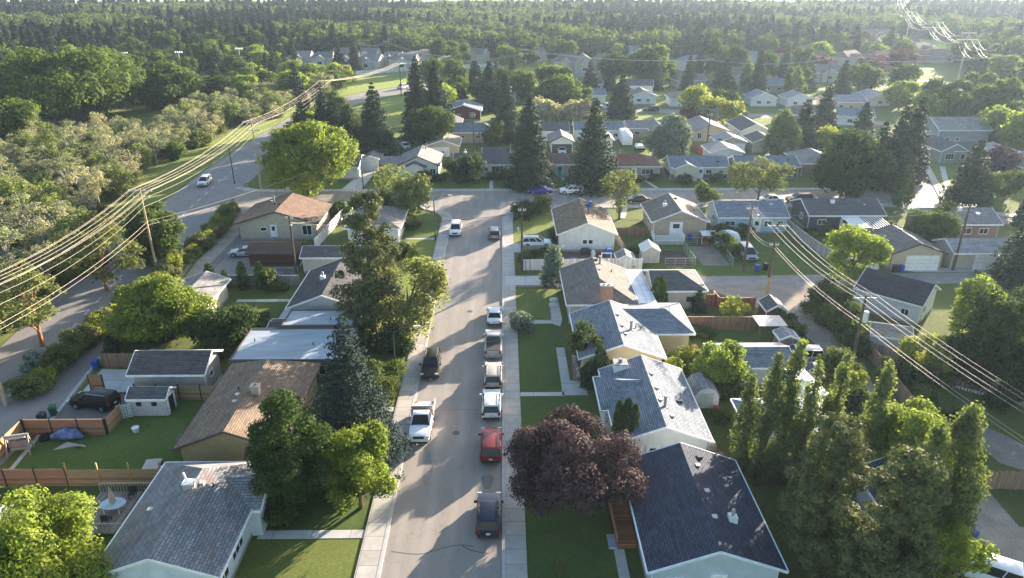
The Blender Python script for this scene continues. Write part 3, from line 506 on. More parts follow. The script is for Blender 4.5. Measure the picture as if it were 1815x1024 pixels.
m = MB(); m.box(-.35, -.3, -.7, .35, .3, .6); m.box(-.42, -.37, .6, .42, .37, .7); mm = thing('chimney', 'squat tan chimney on the brown hipped roof', 'chimney', (-22.9, 57.4, 4.6)); m.build('stack', plain((.4, .33, .27)), mm); m = MB(); m.tube([(0, 0, .7), (0, 0, .95)], .12, 8); m.build('cap', GREYM, mm)
def flat_house(label, x0, y0, x1, y1, z, wall, vs=()):
    t = thing('flat_roof_house', label, 'house', ((x0 + x1) / 2, (y0 + y1) / 2, 0)); a, b = (x1 - x0) / 2, (y1 - y0) / 2
    m = MB(); m.box(-a + .6, -b + .6, 0, a - .6, b - .6, z - .25); m.build('wall', wall, t); m = MB(); m.box(-a, -b, z - .25, a, b, z); ro = m.build('roof', membrane((.33, .37, .41)), t)
    m = MB(); e = .12
    m.box(-a - .05, -b - .05, z - .32, a + .05, -b + e, z + .1); m.box(-a - .05, b - e, z - .32, a + .05, b + .05, z + .1); m.box(-a - .05, -b + e, z - .32, -a + e, b - e, z + .1); m.box(a - e, -b + e, z - .32, a + .05, b - e, z + .1); m.build('parapet', plain((.1, .085, .08)), ro)
    vents(ro, [(x - (x0 + x1) / 2, y - (y0 + y1) / 2, z) for x, y, k in vs], [k for _, _, k in vs])
    window(t, 'S', (-a + .6, -b + .6, a - .6, b - .6), a - 2.2, 1., 1.6, 1.2); window(t, 'E', (-a + .6, -b + .6, a - .6, b - .6), 0, 1., 2., 1.2); return t
flat_house('low house with a long flat pale roof behind the blue spruce', -28.5, 65.9, -16.6, 73.2, 3.1, plain((.08, .06, .05)), ((-27.2, 70.2, 'small'), (-20.6, 69.2, 'small')))
flat_house('flat pale roof annex directly in front of the black gable roof', -25.2, 73.5, -17.2, 77.6, 3.3, plain((.1, .08, .07)), ((-20, 75, 'small'),))
house('house', 'grey-gabled bungalow with black shingled roof under the sparse pine', -26.3, 79.0, -17.4, 91.2, 'y', shingle((.085, .083, .09)), siding((.5, .5, .5)), wins=(('W', 84, 1, 1.2, 1.),), vent=((-23.1, 85.2, 'stack'), (-23.9, 88.5, 'small'), (-23.6, 84.1, 'small'), (-22.6, 88, 'small')))
house('garage', 'long white garage with dark flat-pitched roof behind the tall pine', -29.2, 96.6, -19.5, 101.5, 'x', SH_CHAR, STW, ze=2.6, zr=3.5, cat='garage')
house('house', 'white corner house with pale hipped roof behind the tall pine', -25.2, 108.5, -16.3, 119.5, 'y', shingle((.29, .27, .25)), SW, h=(3.6, 3.8), zr=4.5, wins=(('E', 113, 1, 1.6, 1.2), ('S', -22, 1, 1.2, 1.)), vent=((-21.5, 114, 'vent'),))
house('house', 'brown-roofed tan house by the gravel lane at the cross street', -43.3, 111.2, -30.0, 122.0, 'y', shingle((.21, .14, .105)), STC, zr=4.9, h=(0, 0), wins=(('S', -38.9, 1.5, 1.1, .7, 0), ('S', -31.9, .8, 1.6, 1.7, 1)), doors=(('S', -37.3, .5, .9, 2.0),), vent=((-38.9, 118.6, 'pipe'), (-38.2, 116.8, 'dark'), (-37, 115.5, 'dark'), (-39.8, 120, 'vent')), trim=DKTR)
house('garage', 'dark-roofed shed with red board fence wall beside the silver car', -37.5, 98.4, -29.9, 103.6, 'x', SH_DKB, boards((.09, .05, .04), .2, 1), ze=2.6, zr=3.5, cat='garage', trim=DKTR)
house('garage', 'small grey-roofed garage behind the rounded yellow-green tree', -42.4, 80.5, -36.4, 89.0, 'y', SH_GREY, stucco((.5, .45, .36)), ze=2.6, zr=3.7, h=(0, 0), wins=(('E', 83, 1.1, 1., .7),), cat='garage')
house('garage', 'olive garage with dark shingled roof behind the concrete pad', -38.3, 63.9, -30.4, 69.2, 'x', shingle((.11, .1, .1)), stucco((.38, .37, .33)), ze=2.6, zr=4.0, doors=(panels('W', 66.6, .02, 4.2),), wins=(('E', 66.2, 1.1, .8, .8, 0),), cat='garage')
house('house', 'white metal-roofed building at the lower left corner', -48, 37.5, -35.8, 44.4, 'x', metalroof((.55, .56, .57), .5), SW, ze=2.6, zr=3.2, cat='house')
# north side of the cross street
house('house', 'white bungalow half hidden by the large corner tree', -40.5, 148.2, -30.2, 158, 'x', SH_CHAR, SW, ze=2.8, zr=4.3, wins=(('S', -35, 1, 1.6, 1.2), ('E', 153, 1, 1., 1.)))
house('garage', 'narrow white garage at the end of the concrete driveway', -30.9, 155.6, -27.0, 164, 'y', SH_GREY, SW, ze=2.6, zr=3.5, doors=(panels('S', -29.0, .02, 2.8, 2.2, plain((.55, .62, .66))),), cat='garage')
house('house', 'white cross-gabled bungalow with pale taupe roof and black trim', -22.5, 149.3, -13.4, 160.5, 'y', shingle((.27, .25, .24)), SW, ze=2.8, zr=4.8, extra=((-26.2, 150.2, -17.5, 156.5, 'x', 2.77, 3.9, (0, 0)), (-20.8, 148.2, -16.2, 152.2, 'y', 2.75, 3.8, (0, 0))), wins=(('S', -14.9, .9, 1.2, 1.2),), vent=((-17.6, 157.9, 'small'), (-17.0, 157.9, 'pipe')), trim=DARK)
house('house', 'long white bungalow with dark slate roof left of the trunk', -10.6, 150.0, 4.0, 157.6, 'x', SH_CHAR, SW, ze=2.8, zr=4.4, wins=(('S', -1.2, 1., 2.6, 1.4, 2), ('S', -7, 1., 1.6, 1.2)), doors=(('S', -3.6, .2),), extra=((-4.6, 155, 1.5, 160.5, 'x', 3.1, 4.7, (0, 0)),), vent=((-8.2, 154.5, 'stack'), (-4.6, 153.9, 'pipe')))
house('house', 'beige bungalow with a bright teal front door', 6.0, 150.0, 18.8, 158, 'x', shingle((.17, .11, .1)), STC, ze=2.8, zr=4.3, wins=(('S', 8.9, 1, 1.4, 1.), ('S', 15, 1, 1.4, 1.)), doors=(('S', 12.0, .2, 1.1, 2.1, plain((.02, .3, .3))),))
house('house', 'beige-green bungalow with red-brown hipped roof', 21.0, 148.0, 33.2, 156.2, 'x', SH_RED, stucco((.36, .35, .25)), h=(3.6, 3.9), ze=2.8, zr=4.5, wins=(('S', 30.3, 1.0, 2.6, 1.2, 2), ('S', 25.4, 1.1, 1.4, .9)), doors=(('S', 27.4, .2),), vent=((25, 153, 'pipe'), (32, 152.8, 'pipe')))
house('house', 'blue-trimmed cream bungalow with grey-blue roof', 34.7, 147.3, 47.2, 154.6, 'x', SH_BLUE, siding((.55, .53, .46)), ze=2.8, zr=4.4, extra=((35.2, 146.0, 40.8, 152.5, 'y', 2.77, 3.9, (0, 0)),), band=SNAVY, wins=(('S', 37.3, .9, 2.3, 1.5, 1), ('S', 43.0, 1.2, 1.3, 1.), ('S', 45.6, 1.3, 1.0, .8)), doors=(('S', 41.3, .3),), vent=((45, 149, 'dark'),))
house('house', 'long grey-blue roofed house right of the blue-trimmed bungalow', 48.6, 147.3, 62, 154.6, 'x', SH_BLUE, SNAVY, ze=2.8, zr=4.4, wins=(('S', 59, 1., 1.5, 1.2), ('S', 52, 1., 1.5, 1.2)), vent=((56.5, 152, 'stack'), (60, 149.5, 'dark')))
house('house', 'pale hipped roof house between the cedar cluster and dark leafy tree', 63.2, 150, 72, 160.5, 'y', SH_GREY, BRK, h=(4, 3), ze=2.8, zr=4.5)
# second row north
house('garage', 'cream garage with pale roof and white door in the back lane', -18.3, 168.7, -10.2, 178, 'y', shingle((.3, .26, .21)), STC, ze=2.7, zr=4.0, doors=(panels('S', -14.8, .02, 4.),), cat='garage')
house('house', 'cream bungalow with blue-grey roof behind the back lane garage', -13.0, 183.2, -1.5, 192, 'x', SH_BLUE, STC, ze=2.8, zr=4.5, wins=(('S', -10.5, 1.2, 1.2, .9), ('S', -6.4, 1.2, 1.2, .9)), h=(0, 3.5))
house('house', 'dark-gabled house above the cream bungalow roof', -19, 193, -11, 202, 'y', SH_CHAR, siding((.2, .19, .2)), ze=2.9, zr=4.6, trim=SBLUE)
house('house', 'dark red walled house with pale blue roof in the mid distance', -17.0, 214, -6.2, 224.5, 'y', SH_BLUE, plain((.1, .025, .025)), ze=2.9, zr=4.6, wins=(('S', -9, 1., 1.5, 1.3), ('S', -13, 1., 1., .9)), doors=(('E', 218, .2),))
house('garage', 'open white garage with a car parked inside', 11.0, 172.2, 17.2, 180.5, 'y', SH_GREY, SW, ze=2.7, zr=4.2, doors=(('S', 14.1, .02, 4.8, 2.15, plain((.02, .018, .018)), 'garage_door'),), cat='garage', trim=DARK)  # door slab painted near-black as the shade inside the open garage
house('house', 'slate-roofed house behind the open white garage', 9.8, 184.5, 17.0, 194, 'x', SH_CHAR, SW, ze=2.8, zr=4.4)
house('house', 'blue-roofed white bungalow behind the second tall spruce', 18.2, 185.5, 31.2, 193, 'x', SH_BLUE, SW, ze=2.8, zr=4.4, extra=((23, 174, 27, 182, 'y', 2.7, 4.0, (0, 0)),), wins=(('S', 29, 1., 1.2, 1.),))
house('house', 'grey-roofed house with cross gable beside the bright lawn', 32.0, 188.0, 42.5, 195, 'x', SH_GREY, STC, ze=2.8, zr=4.3, extra=((37.5, 184, 42.5, 194, 'y', 2.77, 4.4, (0, 0)),), wins=(('S', 35, 1., 1.4, 1.),))
house('house', 'long tan house with pale grey roof behind the utility pole', 47.9, 184.0, 58.0, 197, 'y', SH_GREY, STC, ze=2.8, zr=4.5, wins=(('S', 50.2, .8, 1.2, 1.6), ('S', 53, 1.2, 1.4, .8), ('S', 56, 1.2, 1.4, .8)), trim=plain((.3, .2, .15)))
house('garage', 'beige double garage with pale roof facing the back lane', 51.2, 171.7, 58.6, 178.5, 'y', SH_PALE, STC, ze=2.7, zr=4.0, doors=(panels('S', 55.6, .02, 4.6),), cat='garage')
house('house', 'white gabled house with dark slate roof beside the tan house', 60.5, 184.2, 68.6, 197, 'y', SH_CHAR, SW, ze=2.8, zr=4.6, wins=(('S', 63, 1.3, 1.6, .7), ('S', 66.3, 1.3, 1.2, .7)))
house('garage', 'cream garage with slate roof below the white gabled house', 59.5, 171.2, 66.5, 179, 'y', SH_CHAR, STC, ze=2.7, zr=4.0, cat='garage')
house('garage', 'white garage with low pale roof behind the arborvitae', 46.5, 160.5, 54.5, 168.5, 'y', SH_PALE, SW, ze=2.7, zr=3.9, cat='garage')
# right side beyond the bright street
house('house', 'white-windowed blue-roofed bungalow at the bend of the bright street', 98.8, 160.5, 105.4, 171, 'y', SH_CHAR, stucco((.3, .28, .26)), ze=2.9, zr=4.6, extra=((102, 160.9, 112.5, 167.5, 'x', 2.87, 4.3, (0, 0)),), wins=(('S', 101.2, .9, 2., 1.5, 2), ('S', 104.2, .9, 1., 1.4, 0)))
house('house', 'large grey barn-like house on the far right', 108.3, 178.5, 121.5, 189, 'x', shingle((.28, .27, .26)), siding((.3, .31, .33)), ze=4.0, zr=6.4, wins=(('S', 111, 1.2, 1., 1.), ('S', 113.5, 1.2, 1., 1.)))
house('house', 'low pale-gabled house right of the corner spruce', 107.5, 154, 116, 163, 'y', SH_PALE, STC, ze=2.9, zr=4.5)
house('house', 'brown-walled house with white window at the far right edge', 107.5, 143.5, 117, 153, 'y', SH_GREY, siding((.2, .15, .13)), ze=2.9, zr=4.6, wins=(('W', 147.5, .9, 2.6, 1.6, 3), ('S', 110, .9, 2., 1.5, 3)))
# streets further back
for i, (x, y, w_, d, ax, rf, wl, lab, rz) in enumerate([
    (28, 247, 12, 9, 'x', SH_BLUE, SW, 'pale blue-roofed house behind the lone spruce', 0), (46, 245, 9, 9, 'y', SH_TAUPE, SW, 'taupe gabled house right of the lone spruce', 0), (60, 240, 13, 9, 'x', shingle((.33, .25, .19)), SW, 'white house with sandy hipped roof across the far street', 0),
    (84, 240, 9, 8, 'y', SH_BLUE, SW, 'little blue-roofed white house behind the dark pickup', 0), (95, 238, 9, 8, 'y', SH_PALE, SW, 'pale gabled white house right of the little blue-roofed one', 0), (122, 240, 13, 9, 'y', SH_PALE, SW, 'pale-roofed house behind the bluish spruce', .2), (107, 232, 13, 9, 'x', SH_PALE, STC, 'white-roofed house among the middle distance spruces', 0), (100, 208, 10, 9, 'x', SH_BLUE, SW, 'light blue-roofed house left of the tall spruce group', -.2),
    (-34, 176, 12, 8, 'x', shingle((.13, .1, .09)), STG, 'dark brown house under the tall spruces', .3), (5, 262, 11, 9, 'x', SH_TAUPE, STC, 'taupe roof behind the big utility pole', 0), (160, 255, 14, 10, 'x', SH_GREY, STC, 'grey hipped house below the red trees', .2)]):
    house('house', lab, -w_ / 2, -d / 2, w_ / 2, d / 2, ax, rf, wl, h=(2.5, 2.5) if 'hipped' in lab else (0, 0), ze=2.9, zr=4.6, loc=(x, y), rz=rz, wins=(('S', -1.5, 1., 1.4, 1.1), ('S', 1.5, 1., 1.2, 1.)))
for x, y, rz, lab in ((30, 272, .1, 'slate-roofed bungalow in the trees behind the lone spruce'), (48, 268, -.1, 'grey-roofed bungalow behind the taupe gabled house'), (70, 282, .2, 'grey-roofed bungalow left of the guyed pole trees'), (98, 270, -.15, 'bungalow behind the pale gabled white house'), (136, 225, .1, 'bungalow among trees beyond the grey barn-like house'), (88, 212, .15, 'bungalow roof left of the light blue-roofed house'), (-2, 238, 0, 'bungalow behind the tall spruce row')):
    house('house', lab, -6, -4.5, 6, 4.5, 'x', (SH_CHAR, SH_TAUPE, SH_BLUE)[int(x) % 3], (STC, SW, STB)[int(y) % 3], h=(2, 0), ze=2.9, zr=4.7, loc=(x, y), rz=rz, wins=(('S', -2, 1., 1.6, 1.1), ('S', 2, 1., 1.2, 1.)))
# far housing: rows of townhouses
def far_house(x, y, w_, d, ax, rf, wl, rz, label, group, zr=6.2, ze=3.6):
    t = thing('townhouse', label, 'house', (x, y, 0), rz, group); rm = MB(); wm = MB(); roof_mesh(rm, -w_ / 2, -d / 2, w_ / 2, d / 2, ze, zr, ax, d / 3 if ax == 'x' else 0, 0); wall_mesh(wm, -w_ / 2, -d / 2, w_ / 2, d / 2, ze, zr, ax, d / 3 if ax == 'x' else 0, 0, .5, .4)
    roof_mesh(rm, -w_ / 4, -d / 2 - 2, w_ / 4, 0, ze - .1, zr - 1, 'y', 0, 0); wall_mesh(wm, -w_ / 4, -d / 2 - 2, w_ / 4, 0, ze - .1, zr - 1, 'y', 0, 0, .5, .4)
    wm.build('wall', wl, t); rm.build('roof', [rf, WHITE], t); b = (-w_ / 4 + .5, -d / 2 - 1.6, w_ / 4 - .5, 0); window(t, 'S', b, 0, 1.0, 2., 1.5, mull=1); return t
rr = random.Random(3)
for k in range(11): far_house(-46 + k * 4.3, 345 + k * 9.2, 12, 11, 'x', SH_TAUPE, STW, .75, 'grey-roofed townhouse in the stepped row beyond the diagonal road', 'stepped row of townhouses')
for x, y in ((-84, 352), (-72, 350), (-60, 342), (-80, 372), (-66, 371), (-52, 352), (-95, 356), (-44, 341)): far_house(x, y, 11, 10, 'x', SH_TAUPE if rr.random() < .5 else SH_GREY, STW, rr.uniform(-.2, .2), 'pale-walled house behind the white fence of the crossing road', 'houses behind the white fence')
for x, y in ((-8, 420), (8, 425), (-15, 445), (4, 400), (18, 436), (80, 436), (96, 402)): far_house(x, y, 15, 11, 'x', SH_GREY, STW, rr.uniform(-.3, .3), 'grey house among the distant trees', 'distant houses among trees')
for x, y in ((-30, 398), (34, 390), (52, 408), (66, 380), (112, 352), (100, 318), (84, 335), (-14, 368), (14, 372), (128, 300), (92, 292)): far_house(x, y, 13, 11, 'x', SH_TAUPE if rr.random() < .6 else SH_BLUE, STW, rr.uniform(-.5, .5), 'pale-walled house scattered in the wooded distance', 'scattered houses in the wooded distance')
for k in range(5): far_house(27 + k * 8.2, 330 - (k % 2) * 2, 9.5, 11, 'y' if k % 2 else 'x', SH_TAUPE, stucco((.42, .38, .32)), 0, 'multi-gabled beige townhouse in the long terrace', 'long terrace of gabled townhouses', 7.4, 4.4)
for k in range(30):
    i, j = k % 6, k // 6; far_house(128 + i * 16 + j * 9 + rr.uniform(-3, 3), 345 + j * 33 + i * 4 + rr.uniform(-4, 4), 14, 12, 'x', shingle((.24, .14, .12)), stucco((.45, .36, .3)), rr.uniform(-.6, .6), 'red-brown roofed house in the distant estate', 'red-brown estate houses', 6.0, 3.4)

# ---------------------------------------------------------------- vehicles (local +y is the front)
def sect(w_, zb, zm, zs, crown=.03, tuck=.9): return [(-w_ * tuck, zb), (-w_, zb + .16), (-w_, zm), (-w_ * .93, zs), (-w_ * .5, zs + crown), (w_ * .5, zs + crown), (w_ * .93, zs), (w_, zm), (w_, zb + .16), (w_ * tuck, zb)]
STY = {
 'suv': dict(L=4.75, W=1.9, H=1.72, belt=1.05, st=[(-1, .80, .5, .8), (-.985, .9, .4, 1.0), (-.9, .98, .3, 1.06), (-.4, 1, .26, 1.07), (.35, 1, .26, 1.05), (.55, 1, .28, 1.02), (.82, .97, .3, .95), (.95, .9, .35, .86), (1, .78, .42, .68)], gb=(-.97, .5), gt=(-.86, .12), rear=1),
 'sedan': dict(L=4.75, W=1.84, H=1.45, belt=.92, st=[(-1, .78, .42, .7), (-.97, .88, .34, .88), (-.88, .97, .28, .96), (-.5, 1, .24, .97), (.3, 1, .24, .93), (.5, 1, .26, .9), (.8, .96, .28, .8), (.95, .88, .32, .7), (1, .76, .38, .56)], gb=(-.72, .46), gt=(-.42, .1), rear=0),
 'van': dict(L=4.9, W=1.95, H=1.8, belt=1.05, st=[(-1, .84, .45, .9), (-.985, .93, .35, 1.04), (-.9, .99, .28, 1.06), (0, 1, .26, 1.06), (.5, 1, .28, 1.02), (.8, .96, .3, .92), (.95, .88, .34, .8), (1, .78, .4, .64)], gb=(-.98, .66), gt=(-.9, .25), rear=1),
 'pickup': dict(L=5.7, W=2.0, H=1.9, belt=1.2, st=[(-1, .92, .5, 1.0), (-.99, .97, .42, 1.16), (-.9, 1, .4, 1.18), (-.2, 1, .36, 1.18), (.38, 1, .36, 1.18), (.6, 1, .36, 1.17), (.85, .98, .38, 1.12), (.96, .93, .4, 1.04), (1, .84, .46, .86)], gb=(-.2, .42), gt=(-.12, .15), rear=0),
}
LGT = plain((.6, .6, .58), .2); TAIL = plain((.25, .01, .01), .3); PLATE = plain((.55, .55, .55), .5); GL = glass((.014, .016, .02)); TRIMB = plain((.025, .025, .027), .5)
def car(name, label, cat, x, y, ang, style, col, metal=.2, deck=None, roofdark=False, rails=False, hide=None, group=None, sc=1., plate=True):
    t = thing(name, label, cat, (x, y, .012), R(ang), group); s = STY[style]; L, W, H = s['L'] / 2, s['W'] / 2, s['H']; P = carpaint(col, metal)
    b = MB(); b.loft([[(px, a * L, pz) for px, pz in sect(W * k, zb, (zb + zs) / 2 + .12, zs)] for a, k, zb, zs in s['st']]); bo = b.build('body', P, t, 40)
    (g0, g1), (t0, t1) = s['gb'], s['gt']; wb, wt = W * .9, W * .74; zb = s['belt'] - .01; zt = H - .05
    base = [(-wb, g0 * L, zb), (wb, g0 * L, zb), (wb, g1 * L, zb), (-wb, g1 * L, zb)]; top = [(-wt, t0 * L, zt), (wt, t0 * L, zt), (wt * .96, t1 * L, zt), (-wt * .96, t1 * L, zt)]
    g = MB(); g.loft([base, top]); g.build('windows', GL, t)
    r_ = MB()
    r_.loft([[(-wt * k, (t0 * L) - e, z), (wt * k, (t0 * L) - e, z), (wt * .96 * k, t1 * L + e, z), (-wt * .96 * k, t1 * L + e, z)] for k, e, z in ((1.02, .03, zt - .04), (1.0, .0, zt + .02), (.9, -.12, zt + .055))]); r_.build('roof', GL if roofdark else P, t, 50)
    p = MB()
    for i in range(4): a, c = Vector(base[i]), Vector(top[i]); p.bar(a * 1.0, c, .09, .09)
    for f in ((.42,) if style in ('pickup', 'sedan') else (.3, .66)):
        for sx in (-1, 1):
            yb = L * (g0 + (g1 - g0) * (1 - f)); yt = L * (t0 + (t1 - t0) * (1 - f)); p.bar((sx * (wb + .005), yb, zb), (sx * (wt + .005), yt, zt), .07, .05)
    p.build('pillars', P, bo)
    wr = .35 if style != 'pickup' else .4
    for k, yy in enumerate((.62 * L, -.6 * L)):
        for sx in (-1, 1):
            m = MB(); m.tube([(sx * (W - .2), yy, wr), (sx * (W + .015), yy, wr)], wr, 18); wo = m.build('wheel', RUB, t)
            m = MB(); m.tube([(sx * (W - .02), yy, wr), (sx * (W + .025), yy, wr)], wr * .62, 12); m.build('rim', RIM, wo)
            m = MB(); n = 12; k2 = []
            for q in range(n + 1):
                a = math.pi * q / n; m.bar((sx * (W + .004), yy + math.cos(a) * (wr + .06), wr + math.sin(a) * (wr + .06)), (sx * (W + .004), yy + math.cos(a + .27) * (wr + .06), wr + math.sin(a + .27) * (wr + .06)), .05, .07)
            m.build('wheel_arch', TRIMB, bo)
    fz = s['st'][-3][3]; rz_ = s['st'][1][3]
    for sx in (-1, 1):
        m = MB(); m.box(sx * W * .82 - .18, L * .93, fz - .22, sx * W * .82 + .18, L * .985, fz - .06); m.build('headlight', LGT, t)
        m = MB(); m.box(sx * W * .82 - .14, -L * 1.003, rz_ - .3 if style != 'suv' else rz_ - .22, sx * W * .82 + .14, -L * .93, rz_ + (.03 if style != 'sedan' else -.12)); m.build('taillight', TAIL, t)
        m = MB(); m.box(sx * (W + .12) - .11, g1 * L - .42, zb + .02, sx * (W + .12) + .11, g1 * L - .28, zb + .2); m.build('mirror', P, t)
    m = MB(); m.box(-W * .5, L * .955, fz - .32, W * .5, L * 1.005, fz - .1); m.build('grille', TRIMB, t)
    m = MB(); m.box(-W * .82, L * .955, .3, W * .82, L * 1.01, .5); m.build('bumper', TRIMB if style != 'sedan' else P, t); m = MB(); m.box(-W * .84, -L * 1.012, .36, W * .84, -L * .955, .56); m.build('bumper', TRIMB if style != 'pickup' else RIM, t)
    if plate: m = MB(); m.box(-.16, -L * 1.02, .68, .16, -L * 1.0, .82); m.build('licence_plate', PLATE, t)
    if rails:
        for sx in (-1, 1): m = MB(); m.bar((sx * wt * .92, t0 * L + .1, zt + .1), (sx * wt * .9, t1 * L - .1, zt + .1), .04, .05); m.build('roof_rail', RIM if rails == 1 else TRIMB, t)
    if style == 'pickup':
        m = MB()
        if deck is None: m.box(-W * .8, -L * .95, s['belt'] - .02, W * .8, -L * .26, s['belt'] + .045); m.build('bed_cover', plain((.03, .03, .03), .6) if sc == 1. else P, t)
        else:
            m.box(-W * 1.08, -L * 1.05, .95, W * 1.08, -L * .26, 1.1); d = m.build('deck', plain((.28, .2, .14)), t); m = MB()
            for sx in (-1, 1): m.box(sx * W * 1.04 - .03, -L * 1.05, 1.1, sx * W * 1.04 + .03, -L * .28, 1.55)
            m.build('side_board', boards((.48, .4, .32), .2, 1), d); m = MB(); m.box(-W * 1.0, -L * .34, 1.1, W * 1.0, -L * .28, 2.0); m.build('headboard', boards((.5, .42, .35), .2, 1), d)
    return t
car('parked_car', 'dark navy suv parked nearest the bottom on the right kerb', 'car', -1.3, 45.3, 0, 'suv', (.012, .018, .04), .5, rails=2, group='cars parked along the right kerb')
car('parked_car', 'red suv parked beside the purple plum tree', 'car', -1.25, 54.5, 0, 'suv', (.17, .02, .022), .3, rails=2, group='cars parked along the right kerb')
car('parked_car', 'white crossover parked right in front of the red suv', 'car', -1.3, 61.3, 0, 'suv', (.72, .72, .7), 0, rails=1, group='cars parked along the right kerb')
car('parked_car', 'tan brown suv parked between the white crossover and the grey pickup', 'car', -1.2, 66.9, 0, 'suv', (.45, .4, .34), .5, rails=1, group='cars parked along the right kerb')
car('parked_pickup', 'grey pickup truck with black bed cover parked on the right kerb', 'pickup truck', -1.25, 73.9, 0, 'pickup', (.42, .41, .41), .6, group='cars parked along the right kerb')
car('parked_car', 'white sedan parked furthest up the main row by the right kerb', 'car', -1.2, 81.6, 0, 'sedan', (.74, .74, .73), 0, group='cars parked along the right kerb')
car('car', 'grey small suv driving away near the intersection', 'car', -1.5, 112.6, 0, 'suv', (.2, .21, .22), .5)
car('parked_car', 'black suv facing the camera on the left kerb', 'car', -8.0, 69.1, 180, 'suv', (.02, .018, .016), .5, rails=1)
car('flatbed_truck', 'white work truck with a wooden board deck on the left kerb', 'truck', -7.9, 58.0, 180, 'pickup', (.74, .75, .76), 0, deck=1)
car('parked_car', 'white suv facing the camera near the left lamp post', 'car', -8.0, 114.5, 180, 'suv', (.74, .74, .74), 0)
car('parked_car', 'bright blue sedan parked on the cross street', 'car', 7.2, 137.9, 90, 'sedan', (.01, .03, .25), .4)
car('parked_car', 'white suv parked side-on behind the blue sedan', 'car', 13.4, 137.8, 90, 'suv', (.76, .76, .76), 0)
car('parked_car', 'black sedan half hidden by the tangled street tree', 'car', 25.4, 131.6, 90, 'sedan', (.012, .012, .013), .4)
car('parked_car', 'white sedan behind the open greyish street tree', 'car', 50.4, 131.4, 90, 'sedan', (.7, .7, .7), 0)
car('parked_car', 'black hatchback right of the open greyish street tree', 'car', 56.0, 131.4, 90, 'suv', (.02, .02, .022), .4)
car('parked_car', 'white suv in the driveway beside the white-walled corner bungalow', 'car', 5.2, 107.9, -90, 'suv', (.78, .78, .78), 0, rails=2)
car('parked_pickup', 'white pickup parked by the white fence at the cross street', 'pickup truck', -28.3, 126.0, 180, 'pickup', (.74, .74, .74), 0)
car('car', 'white suv driving on the diagonal road', 'car', -61.3, 145.2, 186, 'suv', (.74, .74, .74), 0)
car('parked_car', 'silver sedan parked in front of the red board shed', 'car', -39.8, 104.4, 90, 'sedan', (.45, .48, .52), .6)
car('parked_car', 'black suv parked behind the brown board fence', 'car', -41.1, 62.3, 78, 'suv', (.008, .008, .009), .5, rails=1)
car('parked_van', 'blue-grey minivan parked on grass by the utility poles', 'van', 37.2, 102.8, 180, 'van', (.3, .33, .38), .5)
car('parked_car', 'silver wagon parked beside the blue-shingled garage', 'car', 33.0, 70.6, 85, 'van', (.42, .43, .45), .6)
car('parked_car', 'second silver car just behind the white trailer', 'car', 33.4, 67.2, 80, 'sedan', (.4, .41, .43), .6)
car('parked_van', 'white van at the bottom right corner by the blue bin', 'van', 34.3, 39.0, 60, 'van', (.72, .74, .77), 0)
car('parked_pickup', 'white pickup on the far street left of the lone spruce', 'pickup truck', 33, 233.5, 90, 'pickup', (.7, .7, .7), 0)
car('parked_car', 'dark suv parked on the far street right of the lone spruce', 'car', 46.4, 229, 86, 'suv', (.03, .03, .035), .3)
car('parked_pickup', 'dark bronze pickup on the far street', 'pickup truck', 71.5, 221.5, 70, 'pickup', (.06, .05, .045), .4)
car('parked_car', 'white car parked inside the open garage', 'car', 14.1, 172.6, 180, 'sedan', (.6, .6, .6), 0)
car('parked_car', 'small white car parked under the tall spruces', 'car', -24.2, 178, 200, 'sedan', (.7, .7, .7), 0)
car('car', 'white van on the far stretch of the diagonal road', 'van', -37.5, 277.8, 150, 'van', (.8, .8, .8), 0, sc=1.)
for (x, y, c, nm) in ((-136, 211, (.7, .7, .7), 'white car at the left of the parking lot'), (-131, 211, (.1, .11, .12), 'dark car with pale roof in the parking lot'), (-126.5, 210, (.06, .06, .065), 'black car at the right of the parking lot')): car('parked_car', nm, 'car', x, y, 80, 'sedan', c, .2)
# motorhome, trailer
t = thing('motorhome', 'white motorhome with rounded nose parked in the back lane', 'motorhome', (30.9, 182.5, 0), 0)
m = MB(); m.loft([[(x, yy, z) for x, z in [(-1.25 * k, .5), (-1.3 * k, 1.2), (-1.25 * k, hh - .3), (-.9 * k, hh), (.9 * k, hh), (1.25 * k, hh - .3), (1.3 * k, 1.2), (1.25 * k, .5)]] for yy, k, hh in ((-3.9, .9, 1.7), (-3.5, 1, 2.7), (-2.2, 1, 3.3), (3.6, 1, 3.3), (3.9, .95, 3.1))]); m.build('body', plain((.72, .72, .7), .4), t, 40)
m = MB(); m.face([(-1., -3.62, 2.0), (1., -3.62, 2.0), (.95, -3.25, 2.75), (-.95, -3.25, 2.75)]); m.build('windscreen', glass(), t)
m = MB(); m.box(-.4, -.5, 3.28, .4, .4, 3.55); m.build('air_conditioner', plain((.6, .6, .6)), t)
for sx in (-1, 1):
    for yy in (-2.2, 2.2): m = MB(); m.tube([(sx * 1.05, yy, .42), (sx * 1.32, yy, .42)], .42, 14); m.build('wheel', RUB, t)
t = thing('travel_trailer', 'white travel trailer with a flat roof hatch behind the poplars', 'trailer', (30.0, 61.8, 0), R(8))
m = MB(); m.loft([[(x, yy, z) for x, z in [(-1.2 * k, .55), (-1.2 * k, hh - .2), (-1. * k, hh), (1. * k, hh), (1.2 * k, hh - .2), (1.2 * k, .55)]] for yy, k, hh in ((-3.1, .95, 2.4), (-2.8, 1, 2.75), (2.6, 1, 2.75), (3.1, .95, 2.2))]); m.build('body', plain((.74, .74, .72), .4), t, 40)
m = MB(); m.box(-.35, -.4, 2.7, .35, .4, 3.0); m.build('air_conditioner', WHITE, t); m = MB(); m.box(-.25, 1.5, 2.7, .25, 2., 2.85); m.build('roof_hatch', plain((.5, .5, .5)), t)
m = MB(); m.box(1.18, -1.4, 1.3, 1.23, -.2, 2.); m.build('window', glass(), t)
